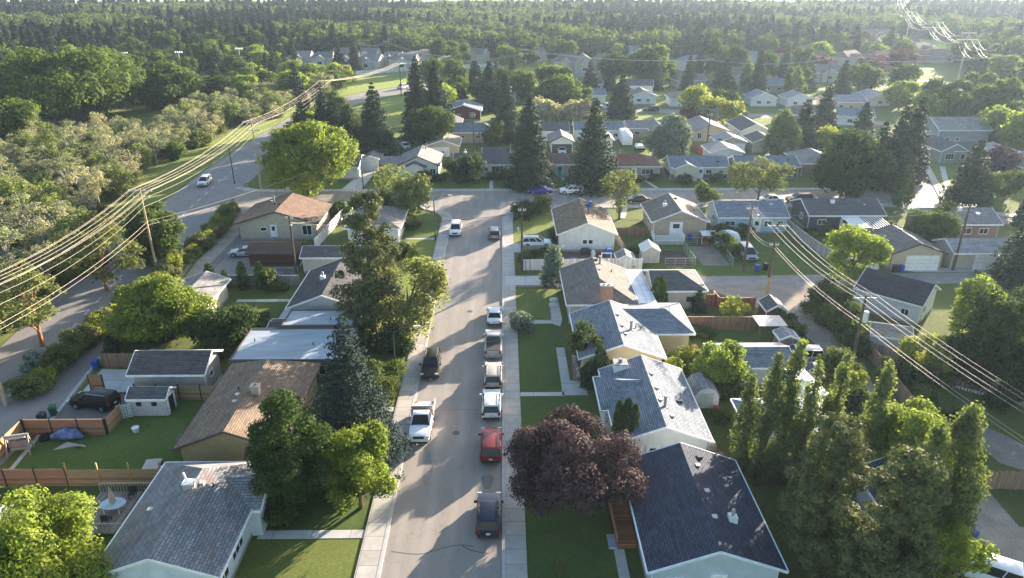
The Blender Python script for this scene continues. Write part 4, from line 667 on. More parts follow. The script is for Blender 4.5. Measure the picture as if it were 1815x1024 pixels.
for sx in (-1, 1): m = MB(); m.tube([(sx * 1., 0, .36), (sx * 1.24, 0, .36)], .36, 14); m.build('wheel', RUB, t)
t = thing('utility_trailer', 'small white-tarped trailer by the back lane parking', 'trailer', (33.2, 174.5, 0)); m = MB(); m.box(-1, -1.6, .5, 1, 1.6, 1.0); m.build('box', DARK, t); m = MB(); m.xprism([(-1.02, 1.0), (1.02, 1.0), (.7, 1.6), (-.7, 1.6)], -1.5, 1.5); m.build('tarp', WHITE, t)
for sx in (-1, 1): m = MB(); m.tube([(sx * .9, 0, .3), (sx * 1.12, 0, .3)], .3, 12); m.build('wheel', RUB, t)

# ---------------------------------------------------------------- sheds, decks, fences, bins and yard things
def shed(label, x0, y0, x1, y1, ax, roof, wall, ze=2.0, zr=2.7, loc=None, rz=0, dr=None, cat='shed', wins=()): return house('shed', label, x0, y0, x1, y1, ax, roof, wall, ze=ze, zr=zr, oh=.15, og=.12, found=False, doors=dr or (), cat=cat, loc=loc, rz=rz, wins=wins)
shed('pale plastic shed with grey roof and two small windows', -36.8, 60.3, -32.9, 62.6, 'x', SH_CHAR, plain((.5, .46, .44)), 2.0, 2.75, wins=(('S', -35.7, 1.2, .5, .4, 1, DARK), ('S', -34.2, 1.2, .5, .4, 1, DARK)), dr=(('E', 61.4, .05, 1.1, 1.8, DARK),))
shed('little white shed with grey gable roof behind the white fence', 16.5, 98, 19.2, 100.6, 'y', SH_GREY, SW, 1.6, 2.3)
shed('pale plastic shed with white roof by the vegetable garden', 20.6, 100.3, 23.3, 103.2, 'y', plain((.62, .62, .6)), plain((.5, .46, .4)), 2.0, 2.8)
shed('red playhouse shed with dark roof in the fence corner', 32.1, 79.4, 34.7, 82.6, 'y', SH_CHAR, boards((.2, .05, .03)), 2.0, 2.8)
shed('small grey shed beside the striped pergola', 31.2, 72.2, 33.5, 74.4, 'y', SH_PALE, boards((.25, .23, .21)), 1.9, 2.4)
shed('red-walled shed with white roof by the tan bungalow', 31.6, 108.2, 33.7, 110.2, 'x', plain((.62, .64, .66)), boards((.3, .1, .07)), 1.7, 2.1)
shed('white shed with peaked tan roof on the garden side of the alley', -2.2, -1.9, 2.2, 1.9, 'x', shingle((.42, .35, .28)), SBLUE, 2.1, 2.9, (44.5, 73.8), -.35)
shed('dark lean-to shed between the flat roof and the lawn', -27.6, 75.2, -25.5, 78.0, 'x', SH_CHAR, plain((.14, .11, .1)), 2.0, 2.3)
t = thing('barn_shed', 'little barn-shaped shed with pale double doors', 'shed', (20.1, 62.6, 0)); pr = [(-1.25, 0), (-1.25, 1.5), (-.8, 2.15), (0, 2.5), (.8, 2.15), (1.25, 1.5), (1.25, 0)]
m = MB(); m.xprism(pr, -1.45, 1.45); m.build('wall', SW, t); m = MB()
for a, b in zip(pr[1:-2], pr[2:-1]): m.face([(a[0] * 1.05, -1.6, a[1] + .04), (b[0] * 1.05, -1.6, b[1] + .04), (b[0] * 1.05, 1.6, b[1] + .04), (a[0] * 1.05, 1.6, a[1] + .04)]); m.face([(a[0] * 1.05, 1.6, a[1]), (b[0] * 1.05, 1.6, b[1]), (b[0] * 1.05, -1.6, b[1]), (a[0] * 1.05, -1.6, a[1])])
m.build('roof', SH_PALE, t)
for sx in (-1, 1): m = MB(); m.box(sx * .34 - .32, -1.52, .15, sx * .34 + .32, -1.46, 1.75); m.build('door', plain((.42, .5, .46)), t)
FN = [0]
def fence(label, pts, h, mat, post=None, ph=.12, step=2.4, cap=None, th=.05, chain=False, base=.05):
    t = thing('fence', label, 'fence', (pts[0][0], pts[0][1], 0)); ox, oy = pts[0]; m = MB(); c = MB()
    for a, b in zip(pts[:-1], pts[1:]):
        A = Vector((a[0] - ox, a[1] - oy, 0)); B = Vector((b[0] - ox, b[1] - oy, 0)); L = (B - A).length; n = max(1, round(L / step))
        m.bar(A + Vector((0, 0, (h + base) / 2)), B + Vector((0, 0, (h + base) / 2)), th, h - base)
        if cap: c.bar(A + Vector((0, 0, h + .02)), B + Vector((0, 0, h + .02)), .11, .04)
        for k in range(n + (b == pts[-1])): p = A.lerp(B, k / n); q = MB(); q.bar(p, p + Vector((0, 0, h + ph)), .11); q.build('post', post or mat, t)
    m.build('panel', mat, t)
    if cap: c.build('cap_rail', cap, t)
    return t
FB = boards((.36, .19, .115), .16, 1); FB2 = boards((.40, .26, .14), .16, 1); FV = boards((.24, .15, .1)); FR = boards((.3, .12, .08)); FW = boards((.68, .68, .67), .2, 0, .03); FG = boards((.32, .29, .26)); LAT = plain((.5, .34, .2))
fence('reddish horizontal board fence with black posts at the lower left', [(-50, 49.9), (-37, 49.9)], 1.75, FB, DARK, cap=plain((.3, .15, .1)))
fence('orange board fence section with tall bare posts by the weathered roof', [(-36.9, 49.9), (-29, 49.9)], 1.7, FB2, plain((.42, .25, .1)), .7)
fence('reddish board fence in front of the black suv', [(-45, 57.3), (-37.5, 57.3)], 1.75, FB, DARK, cap=plain((.34, .18, .12)))
fence('sunlit board fence along the gravel lane', [(-45.1, 49.9), (-45.1, 57.2)], 1.8, FB2, DARK)
fence('short board fence running back to the lattice panel', [(-37.4, 57.4), (-37.3, 60.2)], 1.7, FB2, DARK)
fence('tan board fence behind the pale plastic shed', [(-37.6, 63.6), (-28.6, 63.2)], 1.7, boards((.36, .26, .15), .16, 1), DARK)
fence('brown fence by the blue bin and small spruce', [(-44.2, 70.0), (-39.4, 70.0)], 1.8, FV)
fence('curved light wooden fence behind the small spruce', smooth_line([(-45.0, 74.2), (-44.6, 77), (-43.2, 79.4)], 3), 1.6, boards((.36, .27, .2), .16, 1))
fence('brown fence behind the row of conical cedars', [(-42.3, 92.9), (-28.5, 92.7)], 1.5, FG, cap=WHITE)
fence('white fence beside the brown-roofed tan house', [(-29.6, 106.8), (-28.2, 125.2)], 1.8, FW, WHITE)
fence('white picket fence in front of the white pickup', [(-28.0, 121.6), (-25.4, 121.6)], 1.1, boards((.7, .7, .69), .15, 0, .3), WHITE)
fence('dark fence at the side of the lean-to shed', [(-31.6, 76), (-27.7, 75.6)], 1.5, FG)
fence('tall white fence behind the grey hip roof', [(2.9, 97.8), (20.2, 98.0)], 1.75, FW, WHITE, .05)
fence('grey fence by the white suv driveway', [(3.0, 104.6), (8.4, 104.6)], 1.4, FG)
fence('narrow brown fence between the two tan gable houses', [(18.6, 104.4), (18.2, 112)], 1.5, FG)
fence('dark fence behind the tan bungalow side yard', [(18.3, 112.3), (23.6, 112.3)], 1.6, FV)
fence('red board fence in front of the back alley', [(26.2, 84.9), (27.3, 84.9), (27.5, 86.4), (27.6, 83.8), (32.2, 83.8)], 1.8, FR, cap=plain((.4, .22, .14)))
fence('weathered brown board fence by the round bright bush', [(21.5, 78.4), (30.3, 78.2)], 1.8, FV, cap=plain((.4, .3, .24)))
fence('short dark board fence right of the pergola', [(32.9, 77.8), (35.2, 77.6), (35.4, 76)], 1.7, FV)
fence('low slatted fence behind the silver wagon', [(30.4, 71.5), (36.2, 71.2)], 1.1, boards((.34, .28, .24), .15, 0, .2))
fence('long grey fence beside the navy-sided bungalow', [(47.9, 115.6), (48.4, 106), (49.6, 98.2)], 1.8, boards((.42, .39, .35)), cap=plain((.5, .47, .43)))
fence('curving brown board fence along the right side of the alley', smooth_line([(41.4, 73.3), (41.2, 71), (40.3, 62), (40.0, 56), (40.3, 49.2), (42, 48.6), (45, 48.3), (60, 47)], 3), 1.8, boards((.33, .22, .16)))
fence('pinkish panel fence below the dark leafy trees', [(41.2, 72.5), (45.2, 67.4), (51, 62.6), (58, 60)], 1.7, boards((.34, .24, .21), .4, 0, .05))
fence('low white edging fence along the garden bed', smooth_line([(45.5, 66.0), (49, 63.4), (54, 60.4), (60, 58)], 3), .35, boards((.6, .6, .58), .3, 0, .2), ph=.04, step=1.2)
for lab, pts in (('wire fence around the vegetable garden', [(28.3, 105.8), (28.4, 99.2), (23.9, 99.2)]), ('wire fence around the bare gravel plot', [(29.2, 108.2), (34.3, 108.2), (33.9, 99)])):
    t = thing('wire_fence', lab, 'fence', (0, 0, 0))
    for a, b in zip(pts[:-1], pts[1:]):
        A, B = Vector((*a, 0)), Vector((*b, 0)); n = int((B - A).length / 2.2) + 1
        for k in range(n + 1): p = A.lerp(B, k / n); m = MB(); m.tube([p, p + Vector((0, 0, 1.3))], .04, 6); m.build('post', plain((.4, .42, .42), .5, .6), t)
        m = MB()
        for z in (.05, .45, .85, 1.27): m.bar(A + Vector((0, 0, z)), B + Vector((0, 0, z)), .025 if z < 1.2 else .05)
        m.build('wires', plain((.4, .43, .42), .5, .6), t)
fence('white fence of the crossing road', [(-62, 316), (-38, 333)], 1.8, FW, WHITE)
fence('pale fence beyond the lawn north of the far road', [(-36, 331), (0, 346)], 1.8, FW, WHITE)
fence('brown fence in the yard behind the slate-roofed bungalow', [(-12, 165.5), (8.5, 165.5)], 1.6, FV)
fence('brown fence left of the open garage', [(-26, 161), (-14, 168)], 1.5, SRED)
fence('orange-lit board fence by the double utility pole', [(46.2, 177), (46.6, 170), (50.5, 169)], 1.8, FR)
fence('concrete-coloured fence behind the motorhome', [(26.5, 186.3), (35, 186.3)], 1.7, FG)
fence('white fence wall by the garage of the far houses', [(22.5, 168), (26, 166.5)], 1.5, FW)
fence('tan retaining fence behind the bright far tree', [(118, 172), (140, 168)], 1.5, FG)
m = MB(); m.box(-.6, -.06, 0, .6, .06, 2.0); t = thing('gate_panel', 'free-standing narrow board gate panel beside the lane', 'gate', (-42.2, 65.0, 0), R(5)); m.build('panel', FB, t)
for sx in (-1, 1): m = MB(); m.bar((sx * .66, 0, 0), (sx * .66, 0, 2.05), .12); m.build('post', DARK, t)
m = MB()
for k in range(6): m.bar((-.6 + k * .24, 0, .1), (-.6 + k * .24, 0, 1.6), .05)
for k in range(8): m.bar((-.65, .03, .15 + k * .2), (.65, .03, .15 + k * .2), .05)
t = thing('lattice_panel', 'white lattice panel leaning at the shed corner', 'lattice', (-37.0, 60.0, 0), R(20)); m.build('lattice', WHITE, t)
# decks and planters
t = thing('deck', 'white-railed raised deck of the tan bungalow', 'deck', (26.5, 109.6, 0)); m = MB(); m.box(-2.4, -1.3, .5, 2.4, 1.6, .65); m.build('floor', plain((.5, .47, .43)), t); m = MB(); m.box(-2.3, -1.2, 0, 2.3, 1.5, .5); m.build('skirt', plain((.45, .42, .38)), t)
for a, b in (((-2.4, -1.3), (2.4, -1.3)), ((-2.4, -1.3), (-2.4, 1.6)), ((2.4, -1.3), (2.4, 1.6))):
    m = MB(); A, B = Vector((*a, 0)), Vector((*b, 0)); m.bar(A + Vector((0, 0, 1.55)), B + Vector((0, 0, 1.55)), .08); m.bar(A + Vector((0, 0, .75)), B + Vector((0, 0, .75)), .06); n = int((B - A).length / .22)
    for k in range(n + 1): p = A.lerp(B, k / n); m.bar(p + Vector((0, 0, .65)), p + Vector((0, 0, 1.55)), .05)
    m.build('railing', WHITE, t)
t = thing('deck', 'brown wooden front deck beside the navy roof', 'deck', (9.15, 44.6, 0)); m = MB(); m.box(-.7, -2.6, .4, .8, 2.6, .5); m.box(-.65, -2.5, 0, .75, 2.5, .4); m.build('floor', boards((.3, .13, .07), .18, 1), t)
m = MB(); m.bar((-.72, -2.6, 1.35), (-.72, 2.6, 1.35), .1)
for k in range(24): m.bar((-.72, -2.6 + k * .226, .5), (-.72, -2.6 + k * .226, 1.35), .05)
m.build('railing', plain((.34, .16, .09)), t); m = MB(); m.box(-1.3, -2.6, 0, -.7, -1.2, .2); m.build('step', plain((.32, .36, .42)), t)
t = thing('deck', 'grey wooden patio deck left of the weathered roof', 'deck', (-31.0, 46.2, 0)); m = MB(); m.box(-2.6, -2.4, .3, 2.6, 2.4, .42); m.build('floor', boards((.3, .25, .22), .2), t)
for a, b in (((-2.6, -2.4), (2.6, -2.4)), ((-2.6, 2.4), (2.6, 2.4))):
    m = MB(); m.bar((*a, 1.3), (*b, 1.3), .08)
    for k in range(22): m.bar((a[0] + k * .245, a[1], .4), (a[0] + k * .245, a[1], 1.3), .04)
    m.build('railing', plain((.36, .32, .28)), t)
t = thing('patio_umbrella', 'folded striped patio umbrella over the pale table', 'umbrella', (-31.3, 46.3, .42)); m = MB(); m.tube([(0, 0, 0), (0, 0, 2.5)], .03, 8); m.build('pole', GREYM, t); m = MB(); m.tube([(0, 0, .95), (0, 0, 1.2), (0, 0, 1.9), (0, 0, 2.5)], [.28, .24, .12, .03], 10); m.build('canopy', boards((.55, .45, .38), .09), t)
t = thing('patio_table', 'pale blue patio table under the folded umbrella', 'table', (-31.3, 46.3, .42)); m = MB(); m.prism([(1.0 * math.cos(a), .75 * math.sin(a)) for a in np.linspace(0, 2 * math.pi, 17)[:-1]], .68, .73); m.build('tabletop', plain((.4, .5, .55)), t)
for sx in (-1, 1):
    for sy in (-1, 1): m = MB(); m.bar((sx * .6, sy * .45, 0), (sx * .6, sy * .45, .68), .05); m.build('leg', WHITE, t)
for q, (x, y, rz) in enumerate(((-33.0, 46.4, 80), (-31.2, 44.9, 180), (-30.6, 47.9, 10))):
    t = thing('patio_chair', ('dark patio chair left of the pale table', 'dark patio chair in front of the pale table', 'dark patio chair behind the pale table')[q], 'chair', (x, y, .42), R(rz), 'patio chairs'); m = MB(); m.box(-.27, -.27, .4, .27, .27, .45); m.build('seat', DARK, t); m = MB(); m.box(-.27, .24, .45, .27, .28, .95); m.build('backrest', DARK, t)
    for sx in (-1, 1):
        for sy in (-1, 1): m = MB(); m.bar((sx * .24, sy * .24, 0), (sx * .24, sy * .24, .4), .04); m.build('leg', DARK, t)
t = thing('pergola', 'white and clear striped pergola roof behind the navy-sided bungalow', 'pergola', (59.2, 111.8, 0))
m = MB(); m.face([(-3.2, -2.8, 2.5), (-.2, -2.8, 2.5), (-.2, 2.6, 2.8), (-3.2, 2.6, 2.8)]); m.build('roof_sheet', plain((.6, .62, .64)), t); m = MB()
for k in range(8): m.bar((.1 + k * .45, -2.9, 2.45), (.1 + k * .45, 2.6, 2.85), .09)
m.bar((-.2, -2.9, 2.45), (3.3, -2.9, 2.45), .1); m.bar((-.2, 2.6, 2.85), (3.3, 2.6, 2.85), .1); m.build('slats', WHITE, t)
for x in (-3.1, 0, 3.2): m = MB(); m.bar((x, -2.7, 0), (x, -2.7, 2.4), .12); m.build('post', WHITE, t)
t = thing('pergola', 'pale ribbed gazebo roof beside the grey shed', 'gazebo', (31.3, 76.0, 0)); m = MB(); k = len(m.v); m.box(-1.7, -1.4, 2.35, 1.6, 1.4, 2.42); m.build('roof', metalroof((.55, .5, .47), .35), t)
for x in (-1.5, 1.4):
    for y in (-1.2, 1.2): m = MB(); m.bar((x, y, 0), (x, y, 2.35), .12); m.build('post', SBRN, t)
t = thing('planter_wall', 'long red brick planter beside the cream bungalow', 'planter', (7.95, 69.3, 0), R(-3)); m = MB(); m.box(-.45, -2.8, 0, .45, 2.8, .45); m.build('bricks', brick((.24, .09, .07)), t)
for k in range(7): m = MB(); m.tube([(0, 0, 0), (0, 0, .25)], [.3, .12], 7); o = m.build('flower_clump', leaf((.45, .45, .4), .3, .2, 4.), None); o.location = (7.95 + .1 * math.sin(k), 66.9 + k * .7, .45); tag(o, 'white flower clump growing in the long brick planter', 'flowers', 'flowers in the brick planter')
# bins
def bin_(label, x, y, c, rz=0, s_=1.):
    t = thing('wheelie_bin', label, 'bin', (x, y, .02), R(rz)); P = plain(c, .5); m = MB(); m.loft([[(-a, -b, z), (a, -b, z), (a, b, z), (-a, b, z)] for a, b, z in ((.24, .26, .1), (.3, .34, 1.0), (.33, .37, 1.04))]); m.build('body', P, t); m = MB(); m.loft([[(-.33, -.38, 1.045), (.33, -.38, 1.045), (.33, .4, 1.045), (-.33, .4, 1.045)], [(-.26, -.25, 1.14), (.26, -.25, 1.14), (.26, .36, 1.14), (-.26, .36, 1.14)]]); m.build('lid', P, t)
    for sx in (-1, 1): m = MB(); m.tube([(sx * .22, .3, .13), (sx * .28, .3, .13)], .13, 10); m.build('wheel', RUB, t)
BB = (.02, .07, .32); BK = (.02, .02, .022)
bin_('blue bin at the edge of the gravel pad near the white van', 35.6, 42.5, BB, 20); bin_('grey-lidded bin just behind the blue bin on the gravel pad', 35.2, 44.0, (.12, .13, .15), 15)
bin_('blue bin on the grass near the utility pole and minivan', 36.8, 96.8, BB); bin_('black bin just right of the blue bin near the utility pole', 38.2, 97.4, BK); bin_('dark blue bin left of the cream double garage door', 57.6, 96.3, BB); bin_('black bin at the left corner of the cream double garage', 56.7, 96.3, BK)
bin_('blue bin on the side of the white corner house', -17.0, 101.9, (.02, .05, .25)); bin_('blue bin behind the silver wagon', 34.1, 72.2, BB); bin_('black bin right of the blue bin behind the silver wagon', 35.5, 72.1, BK); bin_('blue bin beside the brown fence and concrete pad', -44.8, 69.7, BB); bin_('green bin next to the black suv by the lane', -44.3, 60.6, (.02, .1, .05), 20); bin_('black bin between the green bin and the board fence', -44.6, 59.3, BK)
bin_('blue bin against the wall of the tan bungalow', 30.2, 110.2, BB); bin_('dark bin beneath the olive house eave', -27.8, 54.5, (.06, .065, .08), 0)
# street furniture and yard clutter
def simple(name, label, cat, x, y, z, fn, mat, part='body', rz=0, group=None): t = thing(name, label, cat, (x, y, z), R(rz), group); m = MB(); fn(m); m.build(part, mat, t); return t
simple('street_sign', 'green street name sign on the right corner of the intersection', 'sign', 3.1, 117.6, 0, lambda m: m.bar((0, 0, 0), (0, 0, 2.9), .07), GREYM, 'post')
m = MB(); m.box(-.45, -.02, 2.9, .45, .02, 3.12); o = m.build('sign_plate', plain((.03, .25, .2)), bpy.data.objects['street_sign'])
simple('fire_hydrant', 'pale fire hydrant on the corner lawn', 'hydrant', 2.4, 115.2, 0, lambda m: (m.tube([(0, 0, 0), (0, 0, .65), (0, 0, .8)], [.14, .14, .05], 10), m.bar((-.22, 0, .5), (.22, 0, .5), .12)), plain((.5, .6, .5)))
for lab, x, y, c in (('white bucket on the backyard lawn', -35.0, 57.8, (.7, .7, .7)), ('red pot beside the barn shed', 21.0, 60.6, (.3, .08, .05))): simple('bucket', lab, 'bucket', x, y, 0, lambda m: m.tube([(0, 0, 0), (0, 0, .5)], [.25, .35], 14), plain(c))
simple('tarp_bundle', 'blue and white tarp bundle lying against the board fence', 'tarp', -40.8, 56.6, 0, lambda m: m.tube([(-1.5, 0, .3), (-.8, .1, .5), (0, 0, .65), (.8, .1, .55), (1.5, 0, .25)], [.2, .45, .6, .5, .15], 9), plain((.12, .16, .3), .6, 0., .6))
simple('tyre_stack', 'black tyres by the blue and white tarp bundle', 'tyres', -42.9, 56.6, 0, lambda m: (m.tube([(0, 0, 0), (0, 0, .25)], .42, 14), m.tube([(.05, 0, .26), (.05, 0, .5)], .42, 14)), RUB)
simple('lumber_pile', 'pale scrap lumber lying on the lawn by the tarp bundle', 'lumber', -40.2, 55.4, 0, lambda m: [m.bar((-1 + k * .12, -.4 + .15 * k, .05 + .03 * k), (1.3 + k * .1, .3 - .1 * k, .05 + .04 * k), .1, .05) for k in range(7)], plain((.45, .4, .36)))
t = thing('garden_swing', 'weathered wooden swing frame in the fence corner', 'swing', (-43.9, 54.6, 0), R(15)); m = MB()
for sx in (-1, 1): m.bar((sx * .9, -.6, 0), (sx * .9, 0, 1.9), .1); m.bar((sx * .9, .6, 0), (sx * .9, 0, 1.9), .1)
m.bar((-1, 0, 1.9), (1, 0, 1.9), .12); m.build('frame', plain((.3, .26, .22)), t); m = MB(); m.box(-.7, -.25, .5, .7, .25, .56); m.box(-.7, .25, .56, .7, .3, 1.1); m.build('seat', plain((.32, .28, .24)), t); m = MB(); m.box(-.8, -.35, 1.75, .8, .35, 1.82); m.build('canopy', plain((.5, .45, .4)), t)
for lab, x, y, w_, d, c in (('pale-lidded hot tub box behind the olive house corner', -30.6, 51.6, 1.2, 1.4, (.45, .4, .35)), ('white-topped barbecue bench against the weathered roof', -29.0, 50.9, 1.3, 1.0, (.6, .6, .6)), ('grey covered box on the lawn by the olive house', -29.3, 55.6, 1.3, 1.2, (.1, .11, .13))):
    t = thing('storage_box', lab, 'storage box', (x, y, 0), R(8)); m = MB(); m.box(-w_ / 2, -d / 2, 0, w_ / 2, d / 2, .85); m.build('box', plain((.13, .11, .1)), t); m = MB(); m.box(-w_ / 2 - .06, -d / 2 - .06, .85, w_ / 2 + .06, d / 2 + .06, .93); m.build('lid', plain(c), t)
t = thing('swing_set', 'white swing set frame in the yard behind the white fence', 'swing', (15.2, 99.8, 0)); m = MB()
for sx in (-1, 1): m.bar((sx * .7, -.6, 0), (sx * .7, 0, 1.9), .06); m.bar((sx * .7, .6, 0), (sx * .7, 0, 1.9), .06)
m.bar((-.8, 0, 1.9), (.8, 0, 1.9), .07); m.build('frame', WHITE, t)
for lab, x, y, w_, d, h, c in (('dark barbecue against the white-walled brown-roofed bungalow', 12.6, 104.2, 1.5, .7, 1.0, (.04, .04, .045)), ('blue tarp-covered box at the corner of the white-walled bungalow', 16.2, 104.0, 1.1, .9, 1.0, (.04, .12, .4)), ('white garden chair stack behind the white fence', 13.7, 103.5, .6, .6, .9, (.6, .6, .6)), ('red crate by the corner of the playhouse wall', 21.9, 72.9, .6, .9, .8, (.35, .14, .09)), ('blue slide unit by the white fence', 10.3, 100.2, 1.4, .8, 1.0, (.06, .12, .25)), ('dark air conditioner behind the white chimney house', 18.9, 54.5, .8, .8, .7, (.3, .28, .27)), ('brown planter box in the narrow rear yard', 19.2, 53.0, 1.1, .8, .5, (.2, .08, .06)), ('pale stone bench at the garden path', 6.4, 85.3, 1.0, .9, .4, (.5, .5, .5)), ('white rock pile at the grey hip roof corner', 6.6, 87.0, 1.1, .7, .4, (.55, .55, .55))):
    t = thing('yard_box', lab, 'yard item', (x, y, 0), R(6)); m = MB(); m.loft([[(-w_ / 2 * k, -d / 2 * k, z), (w_ / 2 * k, -d / 2 * k, z), (w_ / 2 * k, d / 2 * k, z), (-w_ / 2 * k, d / 2 * k, z)] for k, z in ((.9, 0), (1, h * .2), (.95, h * .85), (.7, h))]); m.build('body', plain(c, .6, 0., .3), t); m = MB(); m.box(-w_ * .3, -d * .3, h, w_ * .3, d * .3, h + .06); m.build('lid', plain(mul(c, 1.2)), t)
t = thing('pop_up_canopy', 'pale dome-shaped greenhouse tent by the minivan', 'tent', (35.8, 108.5, 0)); m = MB(); m.loft([[(2.1 * k * math.cos(a), 1.8 * k * math.sin(a), z) for a in np.linspace(0, 2 * math.pi, 13)[:-1]] for k, z in ((1, 0), (.98, 1.1), (.75, 1.9), (.3, 2.3))]); m.build('cover', plain((.5, .55, .57), .4), t, 50)
t = thing('tarp_canopy', 'white crumpled tarp covering a boat by the cream garage', 'tarp', (52.5, 98.4, 0)); m = MB(); m.loft([[(x, y * 1.5 * k, z * k) for y, z in ((-1, 0), (-.9, .8), (-.3, 1.4), (.4, 1.3), (.95, .7), (1, 0))] for x, k in ((-2.6, .5), (-1.8, 1), (-.3, 1.1), (1.2, .95), (2.6, .5))]); m.build('cover', plain((.6, .6, .6), .7, 0., .2), t, 60)
t = thing('sign_board', 'small red ribboned marker on the corner grass', 'marker', (-52.0, 143.6, 0)); m = MB(); m.bar((0, 0, 0), (0, 0, .5), .05); m.build('stake', WHITE, t); m = MB(); m.box(-.4, -.1, .5, .4, .1, .75); m.build('ribbon', plain((.4, .06, .04)), t)
simple('lawn_mower', 'red lawn mower left on the small sunny lawn', 'mower', -31.8, 83.5, 0, lambda m: (m.box(-.35, -.3, .1, .35, .3, .45), m.bar((0, .3, .4), (0, 1.0, .95), .05)), plain((.15, .03, .03)))

# ---------------------------------------------------------------- poles, lamps and cables
WOOD = bark((.42, .33, .2)); WOODD = bark((.1, .075, .06)); INS = plain((.45, .45, .45), .3)
def pole(label, x, y, h, arms=((0, 2.4),), mat=None, az=0, tr=False, lean=(0, 0), r=.19, lit=None):
    t = thing('utility_pole', label, 'utility pole', (x, y, 0)); m = MB(); m.tube([(0, 0, 0), (lean[0], lean[1], h)], [r, r * .62], 10); m.build('post', mat or WOODD, t); c, s_ = math.cos(R(az)), math.sin(R(az))
    for dz, L in arms:
        z = h - .35 - dz; m = MB(); m.bar((-c * L / 2 + lean[0], -s_ * L / 2 + lean[1], z), (c * L / 2 + lean[0], s_ * L / 2 + lean[1], z), .11, .13); a = m.build('crossarm', plain((.4, .38, .33)), t)
        for q in (-.48, -.2, .2, .48): m = MB(); m.tube([(c * L * q + lean[0], s_ * L * q + lean[1], z + .06), (c * L * q + lean[0], s_ * L * q + lean[1], z + .3)], [.07, .05], 8); m.build('insulator', INS, a)
    if tr: m = MB(); m.tube([(.35, -.1, h - 3.0), (.35, -.1, h - 1.9), (.35, -.1, h - 1.8)], [.3, .3, .2], 12); m.build('transformer', plain((.55, .57, .6), .4), t)
    if lit: m = MB(); m.tube([(0, 0, h - 1.5), (.5, -1.2, h - .9)], .04, 6); m.box(.35, -1.6, h - .95, .65, -1.1, h - .82); m.build('lamp_arm', GREYM, t)
    return t
pole('large tan utility pole with double crossarms beside the gravel lane', -49.9, 96.8, 12.8, ((0, 3.2), (.9, 2.2)), WOOD)
pole('tall tan utility pole at the street corner on the grass', -48.6, 141.3, 13.7, ((0, 3.4), (1.5, 3.0)), WOOD)
pole('tan pole leaning in at the far left edge by the lane', -50.2, 62.5, 12.8, ((0, 3.2), (.9, 2.2)), WOOD)
pole('utility pole behind the pair of spruces on the road verge', -47.8, 200.0, 13.5, ((0, 3.4), (1.5, 3.0)), WOODD); pole('slender pole on the lawn beside the diagonal road', -36.0, 262, 11, ((0, 3.0),), WOODD); pole('pole with stacked crossarms by the wide far road', -21.4, 292.7, 10.5, ((0, 3.2), (1.5, 3.2)), WOODD)
pole('pole with tan lower section at the alley bend', 35.3, 88.2, 10.3, ((0, 2.6), (2.6, 1.2)), WOODD); m = MB(); m.tube([(0, 0, .05), (0, 0, 2.8)], [.19, .185], 10); m.build('guard_sleeve', plain((.45, .3, .1)), bpy.data.objects['utility_pole.006'])
pole('dark pole beside the minivan with a small street light', 34.9, 97.0, 9.9, ((0, 1.6),), WOODD, lit=1); pole('transformer pole in the hedge by the alley', 37.7, 68.1, 9.2, ((0, 2.6),), WOODD, tr=True); pole('dark pole between the cream and the white garages', 65.7, 97.1, 10.0, ((0, 1.8),), WOODD, lit=1)
pole('dark pole at the corner of the tall white fence', 2.6, 97.5, 9.7, ((.1, 1.0),), WOODD); pole('dark pole in front of the red board shed', -29.6, 95.6, 9.2, ((0, 1.0),), WOODD, lit=1); pole('pole beyond the parking pad at the lower right', 43.5, 36, 9.5, ((0, 2.6),), WOODD)
pole('very tall pole with many crossarms near the town centre', 7.8, 280.3, 15.5, ((0, 2.6), (1.4, 3.2), (2.8, 3.2)), WOODD); pole('pole rising behind the leafy tree and pale brown bush', 72.5, 262, 12.5, ((0, 2.2),), WOODD); pole('pole with guy wires by the thin dark poplar', 118.3, 270, 12, ((0, 2.4),), WOODD)
pole('pole in the back lane beside the cream garage', -7.0, 172.0, 9.5, ((0, 1.0),), WOODD); pole('pole in the lane left of the arborvitae', 48.7, 171.5, 9.5, ((0, 1.2),), WOODD); pole('pole behind the far white fence at left', -60, 320, 13, ((0, 3.),), WOODD); pole('pole behind the far white fence beside the townhouses', -50, 328, 13, ((0, 3.),), WOODD); pole('pole by the bare-trunked far tree', 64, 292, 13, ((0, 1.2),), WOODD)
def lamp(label, x, y, h, reach, az, c=(.03, .04, .045)):
    t = thing('street_lamp', label, 'street lamp', (x, y, 0), R(az)); P = plain(c, .5); m = MB(); m.tube([(0, 0, 0), (0, 0, h * .8), (0, 0, h - .5), (reach * .15, 0, h - .08), (reach * .45, 0, h + .1), (reach, 0, h + .15)], [.11, .09, .08, .06, .05, .045], 10); m.build('post', P, t)
    m = MB(); m.loft([[(reach - .1, -.12, h + .1), (reach - .1, .12, h + .1), (reach - .1, .12, h + .24), (reach - .1, -.12, h + .24)], [(reach + .6, -.16, h + .1), (reach + .6, .16, h + .1), (reach + .6, .12, h + .22), (reach + .6, -.12, h + .22)]]); m.build('lamp_head', plain((.5, .5, .5), .4), t); m = MB(); m.tube([(0, 0, 0), (0, 0, .3)], .17, 10); m.build('base', P, t)
lamp('curved dark street lamp beside the left sidewalk near the round shrub', -11.25, 65.1, 6.9, 2.2, 15); lamp('curved green street lamp by the white suv and corner lawn', -11.1, 111.0, 7.2, 2.4, 15); lamp('dark lamp post beside the diagonal road', -55.6, 146.2, 8, 1.6, 200); lamp('dark lamp post at the concrete driveway', -28.1, 141.2, 8, 1.8, -90); lamp('lamp post beside the white bungalow front', -2.4, 104, 0.5, .2, 0) if 0 else None
